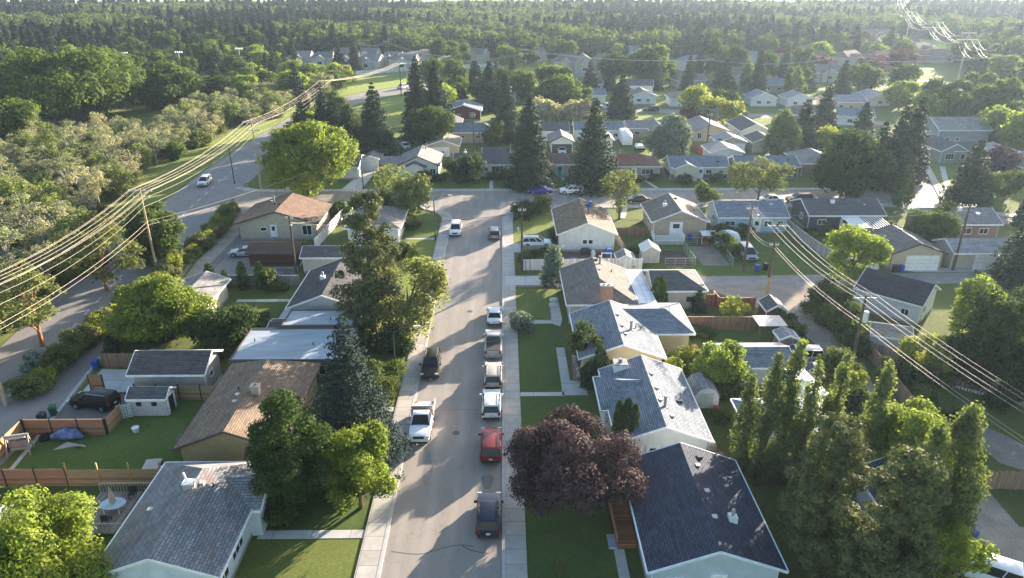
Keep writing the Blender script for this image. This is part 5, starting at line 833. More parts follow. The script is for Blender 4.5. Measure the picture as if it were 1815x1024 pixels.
lamp('lamp post on the far lawn by the van', -33, 257, 9, 1.8, 120, (.3, .3, .3)); lamp('lamp post by the wide far road', -24, 292, 9, 1.8, 120, (.3, .3, .3))
for lab, x, y in (('left floodlight mast behind the huge broad tree group', -148, 297), ('middle floodlight mast half hidden in the trees', -128, 300), ('right floodlight mast left of the hedge belt', -109, 314)):
    t = thing('floodlight_mast', lab, 'floodlight', (x, y, 0)); m = MB(); m.tube([(0, 0, 0), (0, 0, 11)], [.25, .14], 8); m.build('mast', plain((.55, .55, .55)), t); m = MB(); m.box(-1.6, -.12, 10.7, 1.6, .12, 10.9)
    for k in range(4): m.box(-1.4 + k * .8, -.25, 10.9, -1.0 + k * .8, .2, 11.35)
    m.build('light_bar', plain((.65, .65, .65), .4), t)
CAB = plain((.42, .36, .3), .6, .1); CABD = plain((.06, .06, .065), .6); CABS = plain((.42, .4, .37), .6, .1)
def cable(pts, sag, label, group, r=.03, mat=None):
    P = []
    for a, b in zip(pts[:-1], pts[1:]):
        a, b = Vector(a), Vector(b)
        for k in range(13): u = k / 13; P.append(a.lerp(b, u) - Vector((0, 0, 4 * sag * u * (1 - u))))
    P.append(Vector(pts[-1])); m = MB(); m.tube(P, r, 5); tag(m.build('power_cable', mat or CAB), label, 'cable', group)
A0, A1, A2, A3 = (-50.4, 28, 12.6), (-50.2, 62.5, 12.6), (-49.9, 96.8, 12.6), (-48.6, 141.3, 13.5)
A4, A5, A6 = (-47.8, 200, 13.3), (-36.0, 262, 11), (-21.4, 292.7, 10.3)
def off(p, dx, dz): return (p[0] + dx, p[1], p[2] + dz)
for i, (dx, dz) in enumerate(((-1.5, 0), (-1.25, 0), (-.4, 0), (.4, 0), (1.25, 0), (1.5, 0))): cable([off(q, dx * (1 if k < 5 else .8), dz) for k, q in enumerate((A0, A1, A2, A3, A4, A5, A6))], 1.1, 'thick sunlit cable on the crossarms of the left power line', 'sunlit cables of the left power line', .015)
for i, (dx, dz) in enumerate(((-.9, -.95), (.9, -.95), (.1, -2.4))): cable([off(q, dx, dz) for q in (A0, A1, A2, A3, A4)], 1.3, 'lower sunlit cable of the left power line', 'lower cables of the left power line', .014)
cable([off(A0, .2, -4.3), off(A1, .2, -4.3), off(A2, .2, -4.5), (-28.3, 141.2, 8.0)], .9, 'low cable crossing from the lane pole to the driveway lamp post', None, .018); cable([off(A0, .3, -4.8), off(A1, .3, -4.8), off(A2, .3, -5.0), (-33, 149, 4.6)], .9, 'lowest cable leading from the lane pole to the white corner bungalow', None, .016)
Q1, Q2, Q3, Q4 = (34.9, 97, 9.6), (35.3, 88.2, 10.1), (37.7, 68.1, 9.0), (43.5, 36, 9.3)
for dx in (-1.2, -.5, .5, 1.2): cable([off(q, dx * f, .1) for q, f in ((Q1, .5), (Q2, 1), (Q3, 1), (Q4, 1))], .7, 'bright sunlit cable above the alley', 'sunlit cables of the alley power line', .014, CABS)
for dz in (-2.7, -3.1): cable([off(q, 0, dz) for q in (Q1, Q2, Q3, Q4)], .6, 'low cable hanging along the alley poles', 'low cables of the alley power line', .016)
cable([(2.6, 97.5, 8.9), (-29.6, 95.6, 8.4)], .9, 'dark cable crossing above the main street', None, .028, CABD); cable([(2.6, 97.5, 8.9), (34.9, 97, 8.8)], 1.0, 'dark cable running from the white fence pole to the minivan pole', None, .024, CABD); cable([(34.9, 97, 9.2), (65.7, 97.1, 9.2), (100, 98, 9.2)], 1.0, 'cable running right along the garage alley', None, .024); cable([(-29.6, 95.6, 8.2), (-29.8, 111.5, 3.4)], .2, 'service wire from the dark pole to the tan house', None, .02); cable([(-29.6, 95.6, 8.2), (-18, 109, 3.3)], .3, 'service wire from the dark pole to the white corner house', None, .02)
for dx in (-1.2, 0, 1.2):
    cable([(7.8 + dx, 280, 13.6), (72.5, 262 + dx, 11.9), (118.3, 270 + dx, 11.4), (190, 280 + dx, 11.4)], 1.6, 'pale distant cable spanning the tree tops', 'distant cross-town cables', .035, CABS)
    cable([(-21.4 + dx, 292.7, 8.6), (7.8 + dx, 280, 12.2)], .8, 'pale cable between the two town poles', 'town pole cables', .035, CABS)
    cable([(-60 + dx, 320, 12.4), (-50 + dx, 328, 12.4), (-21.4 + dx, 292.7, 10)], 1.2, 'pale cable behind the far white fence', 'cables behind the white fence', .035, CABS)
# far sunlit transmission line on pylons
pyl = [(330, 640), (244, 458), (206, 362), (182, 296), (164, 250)]
for i, (x, y) in enumerate(pyl[:4]):
    t = thing('transmission_pole', ('transmission pole furthest down the far meadow', 'second transmission pole at the back of the meadow', 'transmission pole at the front of the bright meadow', 'transmission pole beside the curled far driveway')[i], 'transmission pole', (x, y, 0)); m = MB(); m.tube([(0, 0, 0), (0, 0, 19)], [.35, .2], 8); m.build('mast', plain((.35, .33, .3)), t); m = MB(); m.box(-4, -.15, 15.5, 4, .15, 15.9); m.box(-3, -.15, 18, 3, .15, 18.3); m.build('crossarm', plain((.45, .43, .4)), t)
for dx, z in ((-3.8, 15.5), (-2.4, 15.5), (2.4, 15.5), (3.8, 15.5), (-2.8, 18), (0, 18.3), (2.8, 18)): cable([(x + dx, y, z) for x, y in pyl[:4]] + [(182 - 12 + dx, 262, z - 2)], 3.4, 'brilliantly sunlit cable of the far transmission line', 'sunlit cables of the far transmission line', .05, plain((.55, .53, .48), .6, .1))  # sun glint is put into the pale cable colour

# ---------------------------------------------------------------- trees
def quads_mesh(name, c, nrm, size, asp, mat, up=None, extra_tris=None):
    """many leaf-sized rhombs: c centres, nrm normals, size lengths, asp width ratio"""
    n = len(c); nrm = nrm / (np.linalg.norm(nrm, axis=1, keepdims=True) + 1e-9)
    ref = rng.normal(size=(n, 3)) if up is None else up + rng.normal(size=(n, 3)) * .25
    a = np.cross(nrm, ref); a /= (np.linalg.norm(a, axis=1, keepdims=True) + 1e-9); b = np.cross(nrm, a)
    s = np.asarray(size).reshape(-1, 1) * np.ones((n, 1)); k = np.asarray(asp).reshape(-1, 1) * np.ones((n, 1))
    V = np.stack([c + b * s * .5, c + a * s * k * .5, c - b * s * .5, c - a * s * k * .5], 1).reshape(-1, 3)
    me = bpy.data.meshes.new(name); me.vertices.add(len(V)); me.vertices.foreach_set('co', V.astype(np.float32).ravel())
    me.loops.add(4 * n); me.loops.foreach_set('vertex_index', np.arange(4 * n, dtype=np.int32)); me.polygons.add(n); me.polygons.foreach_set('loop_start', np.arange(0, 4 * n, 4, dtype=np.int32)); me.polygons.foreach_set('loop_total', np.full(n, 4, np.int32))
    me.update(calc_edges=True); me.materials.append(mat); return me
def unit(n): v = rng.normal(size=(n, 3)); return v / np.linalg.norm(v, axis=1, keepdims=True)
def crown_points(kind, W, H, ls):
    """centres, normals, sizes, aspect, up for one crown; also limb ends"""
    r = W / 2
    if kind in ('spruce', 'bluespruce'):
        C = []; N = []; U = []; z0 = H * (.04 + .04 * rng.random()); nl = int(max(12, H * 2.3)); limbs = []
        for i in range(nl):
            f = (i + rng.random() * .5) / nl; z = z0 + (H - z0) * f; rad = r * ((1 - f) ** .68) * (.95 + .3 * rng.random()) + .12; nb = int(max(4, 13 * (1 - f * .6)))
            ph = rng.random() * 6.28
            for b in range(nb):
                a = ph + 6.283 * b / nb + rng.normal() * .2; L = rad * (.72 + .42 * rng.random()); nn = int(max(6, L / ls * (9. if kind == 'bluespruce' else 5.8))); t = rng.random(nn) ** .6; d = np.array((math.cos(a), math.sin(a), 0)); sd = np.array((-d[1], d[0], 0))
                wdt = .32 * L * np.sin(np.clip(t, 0, 1) * 2.7) + .08; off_ = (rng.random(nn) - .5) * 2 * wdt
                p = d * (t * L)[:, None] + sd * off_[:, None]; p[:, 2] = z - .34 * L * t ** 1.15 + .14 * L * t ** 3 - np.abs(off_) * .25 - rng.random(nn) * .10 * L
                C.append(p); nr = np.tile(d * .35 + np.array((0, 0, .9)), (nn, 1)) + rng.normal(size=(nn, 3)) * .45; N.append(nr); U.append(np.tile(d, (nn, 1)))
        C = np.concatenate(C); return C, np.concatenate(N), ls * (.8 + .6 * rng.random(len(C))), .5, np.cross(np.concatenate(N), np.concatenate(U)), []
    if kind == 'cedar':
        n = int(2.4 * math.pi * r * H / (ls * ls * .4)); z = rng.random(n) ** .85; a = rng.random(n) * 6.283; prof = np.where(z < .25, .75 + z, np.sqrt(np.clip(1 - ((z - .25) / .76) ** 1.7, 0.001, 1))); lob = 1 + .13 * np.sin(a * 3 + z * 4) + .08 * np.sin(a * 7 + 2)
        rad = r * prof * lob * (.75 + .3 * rng.random(n) ** .5); C = np.stack([rad * np.cos(a), rad * np.sin(a), z * H * .99 + .05], 1); N = np.stack([np.cos(a), np.sin(a), .3 * np.ones(n)], 1) + rng.normal(size=(n, 3)) * .4
        return C, N, ls * (1.1 + .8 * rng.random(n)), .45, None, []
    # leafy crowns from clumps
    P = dict(maple=(.07, 46, .22, 1.0, .55), shrub=(.02, 26, .27, 1.0, .55), hedge=(.0, 22, .3, 1.0, .6), ash=(.2, 34, .17, .62, .5), plum=(.1, 60, .18, .95, .4), birch=(.1, 40, .19, .85, .5), willow=(.12, 42, .18, .85, .5), poplar=(.03, 150, .3, .95, .6), pine=(.1, 150, .115, 1.1, .5), thin=(.22, 26, .2, .55, .5))[kind]
    base, nb, rb, dens, _ = P; zc = H * (base + (1 - base) * .5); hz = H * (1 - base) / 2
    if W > 14: nb = int(nb * 1.7); rb *= .75
    d = unit(nb); fr = .35 + .6 * rng.random(nb) ** .45; lop = 1 + .14 * np.sin(np.arctan2(d[:, 1], d[:, 0]) * 2 + rng.random() * 6) 
    zz = d[:, 2]
    if kind == 'poplar': zz = rng.random(nb) * 2 - 1; prof = np.sqrt(np.clip(1 - np.abs(zz * .93) ** 2.6, .02, 1)) * (.85 - .2 * zz); a = rng.random(nb) * 6.28; q = .3 + .65 * rng.random(nb); z1 = zz * .5 + .5; prof = np.minimum(1, (1.04 - z1) * 1.7) ** .75 * np.minimum(1, .55 + z1 * 1.6); ws = .12 * r * np.sin(z1 * 9 + rng.random() * 6); B = np.stack([np.cos(a) * prof * r * q + ws, np.sin(a) * prof * r * q, zc + zz * hz * .95], 1); R_ = r * (.14 + .2 * rng.random(nb)) * (.5 + .5 * prof); St = 2.6
    elif kind == 'pine': zz = rng.random(nb) * 2 - 1; prof = np.clip(1.0 - .62 * (zz * .5 + .5) ** 1.3, .18, 1); a = rng.random(nb) * 6.28; q = .35 + .62 * rng.random(nb); B = np.stack([np.cos(a) * prof * r * q, np.sin(a) * prof * r * q, zc + zz * hz * .95], 1); R_ = W * rb * (.6 + .6 * rng.random(nb)) * (.5 + .5 * prof); St = .62
    else:
        # main lobes, then many small clumps on the skin of each lobe
        nl = {'maple': 12, 'shrub': 6, 'hedge': 6, 'ash': 9, 'plum': 12, 'thin': 7}.get(kind, 9) + (6 if W > 13 else 0); gi = np.arange(nl) + .5; gp = gi * 2.39996 + rng.random() * 6; gz = 1 - 2 * gi / nl; dl = np.stack([np.cos(gp) * np.sqrt(1 - gz ** 2), np.sin(gp) * np.sqrt(1 - gz ** 2), gz], 1) + rng.normal(size=(nl, 3)) * .2; dl /= np.linalg.norm(dl, axis=1, keepdims=True); fl = .38 + .42 * rng.random(nl); rl = .24 + .2 * rng.random(nl)
        if kind in ('shrub', 'hedge'): rl += .08
        nb = int(nb * {'maple': 2.6, 'plum': 2.6, 'ash': 2.2, 'thin': 1.6}.get(kind, 1.7)); li = rng.choice(nl, nb, p=rl ** 2 / np.sum(rl ** 2)); dd = unit(nb); dd = dd + dl[li] * .55; dd /= np.linalg.norm(dd, axis=1, keepdims=True)
        Q = dl[li] * fl[li][:, None] + dd * (rl[li] * (.75 + .35 * rng.random(nb)))[:, None]; Q[:, :2] *= .98; B = Q * np.array((r, r, hz)) + np.array((0, 0, zc)); R_ = W * rb * (.34 + .38 * rng.random(nb)) * (1.15 if kind in ('shrub', 'hedge') else 1.); St = .72 if kind != 'birch' else 1.1
        B[:, 2] = np.clip(B[:, 2], H * base * .7 + .2, H * .97)
    area = float(np.sum(4 * math.pi * R_ ** 2 * max(1, St * .8))); n = int(dens * (.5 if kind in ('poplar', 'pine') else .42) * area / (ls * ls * .38)); n = min(n, 36000)
    w_ = R_ ** 2 / np.sum(R_ ** 2); ix = rng.choice(nb, n, p=w_); u = unit(n); u[:, 2] = np.abs(u[:, 2]) * np.where(rng.random(n) < .72, 1, -1)
    rad = R_[ix] * (.7 + .38 * rng.random(n) ** .6); C = B[ix] + u * rad[:, None] * np.array((1, 1, St)); C += rng.normal(size=(n, 3)) * ls * .5
    N = u * 1.1 + rng.normal(size=(n, 3)) * .42; N[:, 2] += .3; up = None; asp = .62; sz = ls * (.8 + .8 * rng.random(n))
    if kind in ('willow', 'birch'):
        m = rng.random(n) < .6; drop = rng.random(n) ** 1.5 * H * (.26 if kind == 'willow' else .2); C[m, 2] -= drop[m]; C[m, :2] *= 1.03; up = None; N[m, 2] *= .2; sz[m] *= 1.15
        k = m; up = np.zeros((n, 3)); up[:] = rng.normal(size=(n, 3)); Nm = N[m]; up[m] = np.cross(Nm, np.array((0, 0, 1.)) + rng.normal(size=Nm.shape) * .2)
    C[:, 2] = np.maximum(C[:, 2], .12)
    
    if kind == 'poplar': C[:, :2] += rng.normal(size=(n, 2)) * r * .07; N[:, 2] *= .4
    sel = np.argsort(-R_)[:9]; return C, N, sz, asp, up, [tuple(B[i]) for i in sel]
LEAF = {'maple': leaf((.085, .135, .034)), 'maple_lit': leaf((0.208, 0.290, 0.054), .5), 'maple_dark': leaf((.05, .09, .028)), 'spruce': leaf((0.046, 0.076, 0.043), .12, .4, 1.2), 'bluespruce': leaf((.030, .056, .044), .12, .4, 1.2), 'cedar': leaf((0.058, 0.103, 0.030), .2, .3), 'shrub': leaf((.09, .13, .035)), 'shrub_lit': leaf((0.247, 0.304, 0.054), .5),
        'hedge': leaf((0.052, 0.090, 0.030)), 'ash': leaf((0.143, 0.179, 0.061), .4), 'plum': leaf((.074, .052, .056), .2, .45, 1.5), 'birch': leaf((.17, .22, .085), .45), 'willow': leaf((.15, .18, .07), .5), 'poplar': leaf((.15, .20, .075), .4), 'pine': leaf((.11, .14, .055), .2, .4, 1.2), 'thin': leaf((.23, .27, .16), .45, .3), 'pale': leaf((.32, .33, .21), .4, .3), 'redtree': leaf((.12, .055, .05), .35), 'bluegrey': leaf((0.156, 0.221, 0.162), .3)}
def tree_parts(kind, W, H, ls, mat, trunk_mat, par, lean=0.):
    C, N, sz, asp, up, limbs = crown_points(kind, W, H, ls); me = quads_mesh('crown', C, N, sz, asp, mat, up); o = bpy.data.objects.new('crown', me); COL.objects.link(o); o.parent = par
    m = MB(); tr = max(.07, H * .021) * (1.0 if kind not in ('shrub', 'hedge', 'cedar') else .5); top = H * (.9 if kind in ('spruce', 'bluespruce', 'pine', 'poplar') else .6); m.tube([(0, 0, -.1), (lean * .1, 0, top * .25), (lean * .3, 0, top * .6), (0, 0, top)], [tr * 1.25, tr, tr * .7, tr * .15], 8)
    for l in limbs:
        if kind in ('hedge',): continue
        f = min(.8, max(.2, l[2] / H * .62)); z = H * f * .75; m.tube([(0, 0, z), (l[0] * .45, l[1] * .45, z + (l[2] - z) * .55), l], [tr * .55, tr * .35, tr * .12], 6)
    m.build('trunk', trunk_mat, par); return o
BK1, BK2, BK3 = bark((.13, .095, .07)), bark((.30, .28, .24)), bark((.3, .15, .07))
TREES = [
('maple',-16.9,46.2,12.3,6.0,'leafy green maple hiding the corner of the brown-roofed house'),
('maple',-11.7,46.9,7.8,5.0,'bright yellow-green young maple beside the left sidewalk'),
('bluespruce',-13.1,52.6,14.8,7.6,'tall blue spruce between the flat roof and the left sidewalk'),
('shrub',-13.3,64.0,3.9,5.2,'round shrub beneath the curved lamp post'),
('maple',-31.1,37.1,8.9,7.2,'bright yellow-green tree at the bottom left corner'),
('pine',-15.8,78.8,17.2,8.3,'tall sparse pine in front of the black gable roof'),
('willow',-11.1,75.8,11.7,7.8,'drooping yellow-green willow hanging over the sidewalk'),
('hedge',-16.6,74.1,3.0,3.9,'dark hedge bush at the foot of the tall pine'),
('hedge',-12.5,73.1,3.2,4.5,'dark hedge bush at the foot of the drooping willow'),
('birch',-18.0,122.1,9.4,10.8,'drooping willow on the corner lot by the cross street'),
('maple',-40.6,76.2,7.3,9.9,'rounded yellow-green tree beside the gravel lane'),
('shrub',-32.8,74.7,4.9,6.2,'dense green bush beside the lane tree in the dark yard'),
('cedar',-40.7,92.6,3.3,1.4,'conical cedar at the left end of the hedge row'),
('cedar',-38.3,91.6,2.7,1.0,'smallest conical cedar of the hedge row'),
('cedar',-35.7,91.4,4.0,1.4,'conical cedar in the middle of the hedge row'),
('cedar',-33.4,91.7,3.9,1.5,'conical cedar by the bush at the right end of the hedge row'),
('shrub',-32.3,91.7,3.0,2.0,'round shrub at the right end of the cedar row'),
('maple',-52.2,101.2,9.6,8.6,'broad street tree beside the large utility pole'),
('ash',-54.4,91.2,10.3,8.8,'dark leaning street tree beside the diagonal road'),
('ash',-53.9,75.2,10.6,7.1,'light green leaning street tree with an orange lit trunk'),
('spruce',-44.6,72.8,2.7,1.7,'small conical spruce by the curved wooden fence'),
('shrub',-50.7,69.7,2.3,2.8,'grey-green bush on the verge near the gravel lane'),
('plum',6.0,46.6,8.3,10.2,'dark purple plum tree beside the right sidewalk'),
('cedar',10.0,53.2,6.0,1.1,'left cedar of the tight trio by the white gable wall'),
('cedar',10.7,52.9,6.4,1.3,'middle cedar of the tight trio by the white gable wall'),
('cedar',11.4,53.1,5.7,0.9,'right cedar of the tight trio by the white gable wall'),
('cedar',10.0,66.0,4.7,1.4,'narrow dark cedar in front of the cream gable'),
('shrub',11.4,66.9,3.3,2.4,'yellow-green shrub below the cream gable'),
('shrub',9.3,64.9,3.1,2.6,'dark shrub by the brick planter'),
('hedge',8.4,68.4,6.9,3.0,'dark spreading shrub against the blue shingled house'),
('cedar',19.5,84.0,4.8,1.4,'tall double cedar left stem before the cream wall'),
('cedar',20.2,84.0,4.6,1.3,'tall double cedar right stem before the cream wall'),
('spruce',24.9,83.6,3.1,2.0,'small dark conical spruce by the cream garage wall'),
('shrub',28.3,80.3,3.2,2.9,'round bright bush inside the brown board fence'),
('pine',6.8,92.0,5.9,3.6,'blue-green rounded pine by the white fence'),
('shrub',2.2,78.6,2.3,2.5,'round grey-green bush by the right sidewalk'),
('shrub',19.8,67.6,3.1,4.2,'bright yellow-green bush left of the blue garage roof'),
('maple',21.9,64.7,5.3,4.9,'bright leafy bush in front of the blue garage roof'),
('shrub',23.1,63.6,3.2,2.9,'low leafy bush right of the small barn shed'),
('poplar',20.2,50.6,10.0,1.8,'leftmost columnar poplar in front of the grey hipped roof'),
('poplar',21.4,49.3,12.9,2.1,'tall columnar poplar beside the leftmost poplar'),
('poplar',22.9,49.2,14.0,2.2,'tallest columnar poplar before the blue garage roof'),
('poplar',24.6,49.0,12.4,1.6,'slim dark columnar poplar between two grey roofs'),
('poplar',26.6,48.9,12.9,2.1,'columnar poplar with sunlit right edge behind the big pine'),
('poplar',30.7,49.9,11.6,2.1,'leaning columnar poplar by the alley'),
('maple',32.9,49.2,8.4,5.6,'sunny open tree beside the alley poplar'),
('poplar',27.9,38.3,13.6,2.9,'wide columnar poplar left of the rear parking pad'),
('poplar',31.0,39.9,13.6,3.7,'large columnar poplar beside the gravel parking pad'),
('pine',22.3,39.8,13.1,6.4,'broad dark pine behind the navy roof'),
('pine',25.0,35.7,14.0,6.4,'largest dark pine at the bottom right'),
('maple',29.5,36.1,7.7,4.1,'bright low tree beside the blue bin'),
('shrub',35.6,66.8,3.0,3.6,'bushy green shrub behind the white trailer'),
('shrub',35.3,63.4,2.6,2.6,'yellow grassy shrub by the grey hipped roof'),
('shrub',41.4,83.7,4.5,4.4,'leafy bush at the bend of the alley'),
('shrub',40.4,77.4,3.6,4.2,'leafy hedge bush beside the alley above the board fence'),
('shrub',40.5,73.8,3.5,2.9,'low hedge bush next to the transformer pole'),
('maple',48.6,92.9,8.5,6.2,'twin-topped bright tree behind the navy garage'),
('maple',68.0,107.5,6.4,6.6,'round green tree before the brick red house'),
('spruce',71.6,92.6,10.4,6.9,'ragged spruce at the right edge by the white garages'),
('maple',55.4,75.7,8.4,5.6,'bright tree with sunlit top right of the navy garage'),
('maple',52.9,64.3,12.2,9.1,'large dark tree on the right edge behind the garden'),
('maple',49.4,65.5,5.7,5.3,'dark leafy tree above the pink stone wall'),
('shrub',44.7,67.9,4.8,3.6,'sunlit hedge bush beyond the navy garage'),
('shrub',46.9,66.9,4.3,3.6,'sunlit hedge bush before the pink stone wall'),
('shrub',41.6,65.6,3.0,3.0,'dark hedge bush behind the pink stone wall'),
('ash',47.7,130.1,9.2,10.4,'open greyish street tree before the blue-trimmed bungalow'),
('ash',20.4,121.6,10.0,6.5,'tangled street tree beside the parked sedan'),
('shrub',38.2,130.2,3.8,4.0,'round bush on the corner of the white house'),
('shrub',6.6,125.1,3.3,3.7,'leafy shrub on the corner lot by the intersection'),
('shrub',4.3,123.4,2.4,4.5,'dark low hedge on the corner lot'),
('cedar',50.9,168.6,3.9,2.3,'single dark arborvitae behind the blue-trimmed bungalow'),
('spruce',5.1,142.7,18.6,8.9,'tall dark spruce with a bare trunk at the cross street'),
('spruce',17.8,140.9,18.3,9.7,'tall spruce before the red-brown roofed bungalow'),
('shrub',-7.6,146.7,5.6,7.2,'rounded tree in front of the long dark-roofed bungalow'),
('maple',-37.6,135.6,14.5,16.1,'large leafy tree on the corner by the diagonal road'),
('poplar',-36.3,170.8,10.5,7.7,'bright green tree beside two tall spruces'),
('spruce',-51.4,190.1,13.3,6.2,'leftmost spruce of the pair by the power line'),
('spruce',-42.6,173.8,15.2,7.0,'right spruce of the pair by the power line'),
('spruce',-29.2,165.1,17.7,9.2,'tall dark spruce left of the lawn by the road'),
('spruce',-22.1,189.7,20.8,8.4,'very tall spruce left of the twin group'),
('spruce',-17.0,186.2,20.2,8.8,'very tall spruce right of the twin group'),
('maple',-17.6,176.5,10.2,9.6,'rounded willow under the tall twin spruces'),
('maple',-19.2,227.0,9.3,9.0,'light green tree behind the tall twin spruces'),
('shrub',-2.4,180.8,5.6,5.4,'leafy tree beside the cream bungalow'),
('spruce',-4.2,231.8,14.9,8.8,'dark spruce behind the red wall house'),
('spruce',0.7,186.0,16.9,7.4,'tall spruce right of the cream bungalow'),
('spruce',-10.3,273.4,10.9,8.3,'spruce in front of the far wide road'),
('spruce',35.3,218.7,12.5,8.4,'lone spruce on the bright lawn'),
('maple',18.0,226.5,10.8,15.9,'big rounded tree beyond the bungalows'),
('maple',18.7,262.4,9.7,11.9,'pale round tree behind the big rounded tree'),
('maple',10.8,204.4,7.0,11.0,'brownish green tree behind the grey bungalow'),
('maple',20.4,204.3,7.0,9.5,'brownish tree left of the bright lawn'),
('maple',37.6,161.6,10.0,9.5,'silvery round tree beside the white motorhome'),
('shrub',58.1,214.8,8.6,10.7,'leafy tree with bright top before the far street'),
('shrub',54.3,209.7,4.6,5.8,'purple-brown bush at the lawn end'),
('shrub',58.3,207.9,4.9,6.7,'pale brown bush at the lawn end'),
('shrub',68.4,225.9,7.3,7.8,'round green tree beside the dark pickup'),
('shrub',64.9,209.5,5.7,6.8,'bright green bush behind the dark pickup'),
('poplar',66.0,169.6,9.4,6.9,'dense multi-stemmed cedar cluster'),
('spruce',73.2,175.4,12.4,7.1,'tall spruce right of the dense cedar cluster'),
('spruce',85.1,192.0,13.3,7.1,'bluish spruce behind the tall spruce'),
('shrub',80.2,177.2,4.7,5.8,'sunlit round bush between spruces'),
('maple',64.9,133.6,12.1,13.8,'big dark leafy tree above the navy-sided house'),
('spruce',77.7,156.0,14.8,7.6,'spruce left of the tall spruce group'),
('spruce',75.4,142.2,13.3,6.7,'lower spruce within the tall spruce group'),
('spruce',77.8,140.1,17.6,6.8,'tallest spruce of the group by the bright street'),
('spruce',84.1,146.5,17.2,6.6,'spruce beside the bright street'),
('cedar',74.7,129.8,7.3,3.3,'dark cedar column beside the bright street'),
('spruce',86.8,129.6,12.3,8.3,'big spruce on the corner of the bright street'),
('cedar',89.1,128.5,6.0,3.1,'dark cedar beside the corner spruce'),
('plum',105.6,151.8,5.9,7.8,'purple plum tree before the far right house'),
('shrub',95.7,132.1,6.3,5.1,'round green tree on the far right lawn'),
('maple',124.4,183.2,9.1,10.2,'sunlit tree beside the grey barn house'),
('maple',123.9,171.8,10.3,6.7,'sunlit tree at the right edge beyond the barn'),
('shrub',116.7,188.0,3.7,4.4,'small bright tree before the grey barn house'),
('maple',118.8,203.1,9.1,8.6,'sunny golden tree behind the spruce group'),
('poplar',98.9,249.1,10.8,3.8,'thin dark poplar on the far street'),
('poplar',89.5,272.2,10.1,3.7,'thin pale poplar on the far street'),
('maple',57.6,287.1,15.4,15.1,'tall tree with two bare trunks'),
('maple',-124.7,214.4,18.3,35.1,'huge broad tree group left of the playing field'),
('maple',-142.5,223.7,16.2,25.5,'broad leafy tree at the left of the huge tree group'),
('maple',-105.9,236.1,13.7,17.6,'big rounded tree beside the playing field'),
('maple',-120.9,177.8,12.4,15.2,'pale leafy tree at the left edge'),
('shrub',-29.4,123.2,2.8,3.5,'round dark shrub beside the white fence'),
('shrub',-19.1,115.4,1.9,3.8,'small bushy tree before the white corner house'),
('spruce',89.0,117.1,6.3,2.9,'dark spruce on the far right edge')
]
NAMES = dict(maple='leafy_tree', shrub='shrub', hedge='hedge_bush', ash='street_tree', plum='plum_tree', birch='drooping_tree', willow='willow_tree', poplar='columnar_tree', pine='pine_tree', spruce='spruce_tree', bluespruce='spruce_tree', cedar='cedar', thin='young_tree')
LITW = ('bright', 'yellow', 'light green', 'sunny', 'golden', 'sunlit')  # words picking paler leaves: own yellow-green, and sunlight put into the colour
PROTO = {}
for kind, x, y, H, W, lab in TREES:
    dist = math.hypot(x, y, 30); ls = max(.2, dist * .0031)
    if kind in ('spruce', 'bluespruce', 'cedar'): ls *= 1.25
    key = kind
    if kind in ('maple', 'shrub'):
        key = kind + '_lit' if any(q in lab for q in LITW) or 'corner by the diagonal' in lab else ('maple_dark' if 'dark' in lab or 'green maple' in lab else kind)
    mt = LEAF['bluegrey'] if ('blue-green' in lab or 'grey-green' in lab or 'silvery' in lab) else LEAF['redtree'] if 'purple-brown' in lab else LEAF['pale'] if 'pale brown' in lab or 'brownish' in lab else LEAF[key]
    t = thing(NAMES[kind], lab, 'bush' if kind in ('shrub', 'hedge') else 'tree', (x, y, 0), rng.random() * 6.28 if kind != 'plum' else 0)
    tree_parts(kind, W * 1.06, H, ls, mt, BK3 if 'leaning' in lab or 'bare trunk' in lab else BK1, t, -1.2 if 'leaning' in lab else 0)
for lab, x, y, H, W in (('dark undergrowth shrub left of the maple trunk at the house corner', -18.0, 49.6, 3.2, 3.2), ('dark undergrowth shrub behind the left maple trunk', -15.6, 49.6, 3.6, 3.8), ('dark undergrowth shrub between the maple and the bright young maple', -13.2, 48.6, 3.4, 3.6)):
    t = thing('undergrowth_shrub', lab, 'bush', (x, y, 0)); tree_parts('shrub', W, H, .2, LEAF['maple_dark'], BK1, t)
for lab, x, y, H, W in (('dark spruce directly behind the large corner tree', -44, 160, 15, 7), ('slim dark spruce behind the large corner tree, nearer the driveway garage', -38.5, 166, 15.5, 7), ('dark spruce on the verge left of the spruce pair', -47.5, 193, 14, 7)):
    t = thing('spruce_tree', lab, 'tree', (x, y, 0)); tree_parts('spruce', W, H, .55, LEAF['spruce'], BK1, t)
for lab, x, y, H, W in (('leafy tree on the verge right of the corner power pole', -47.5, 172, 9.5, 8.5), ('light leafy tree before the spruce pair at the road verge', -48.5, 184, 8.5, 7.5), ('round leafy tree on the verge beyond the spruce pair', -47, 207, 9, 8)):
    t = thing('leafy_tree', lab, 'tree', (x, y, 0)); tree_parts('maple', W, H, .55, LEAF['maple_lit' if 'light' in lab else 'maple'], BK1, t)
# two bare trunks under the far tall tree; young sapling by the sidewalk
t = thing('sapling', 'tiny thin sapling on the left lawn near the sidewalk', 'tree', (-13.6, 100.5, 0)); tree_parts('maple', 1.3, 3.0, .22, LEAF['maple_lit'], BK1, t)
t = thing('sapling', 'thin sapling on the dark lawn at the bottom', 'tree', (3.9, 39.4, 0)); tree_parts('thin', 1.6, 2.0, .15, LEAF['ash'], BK1, t)
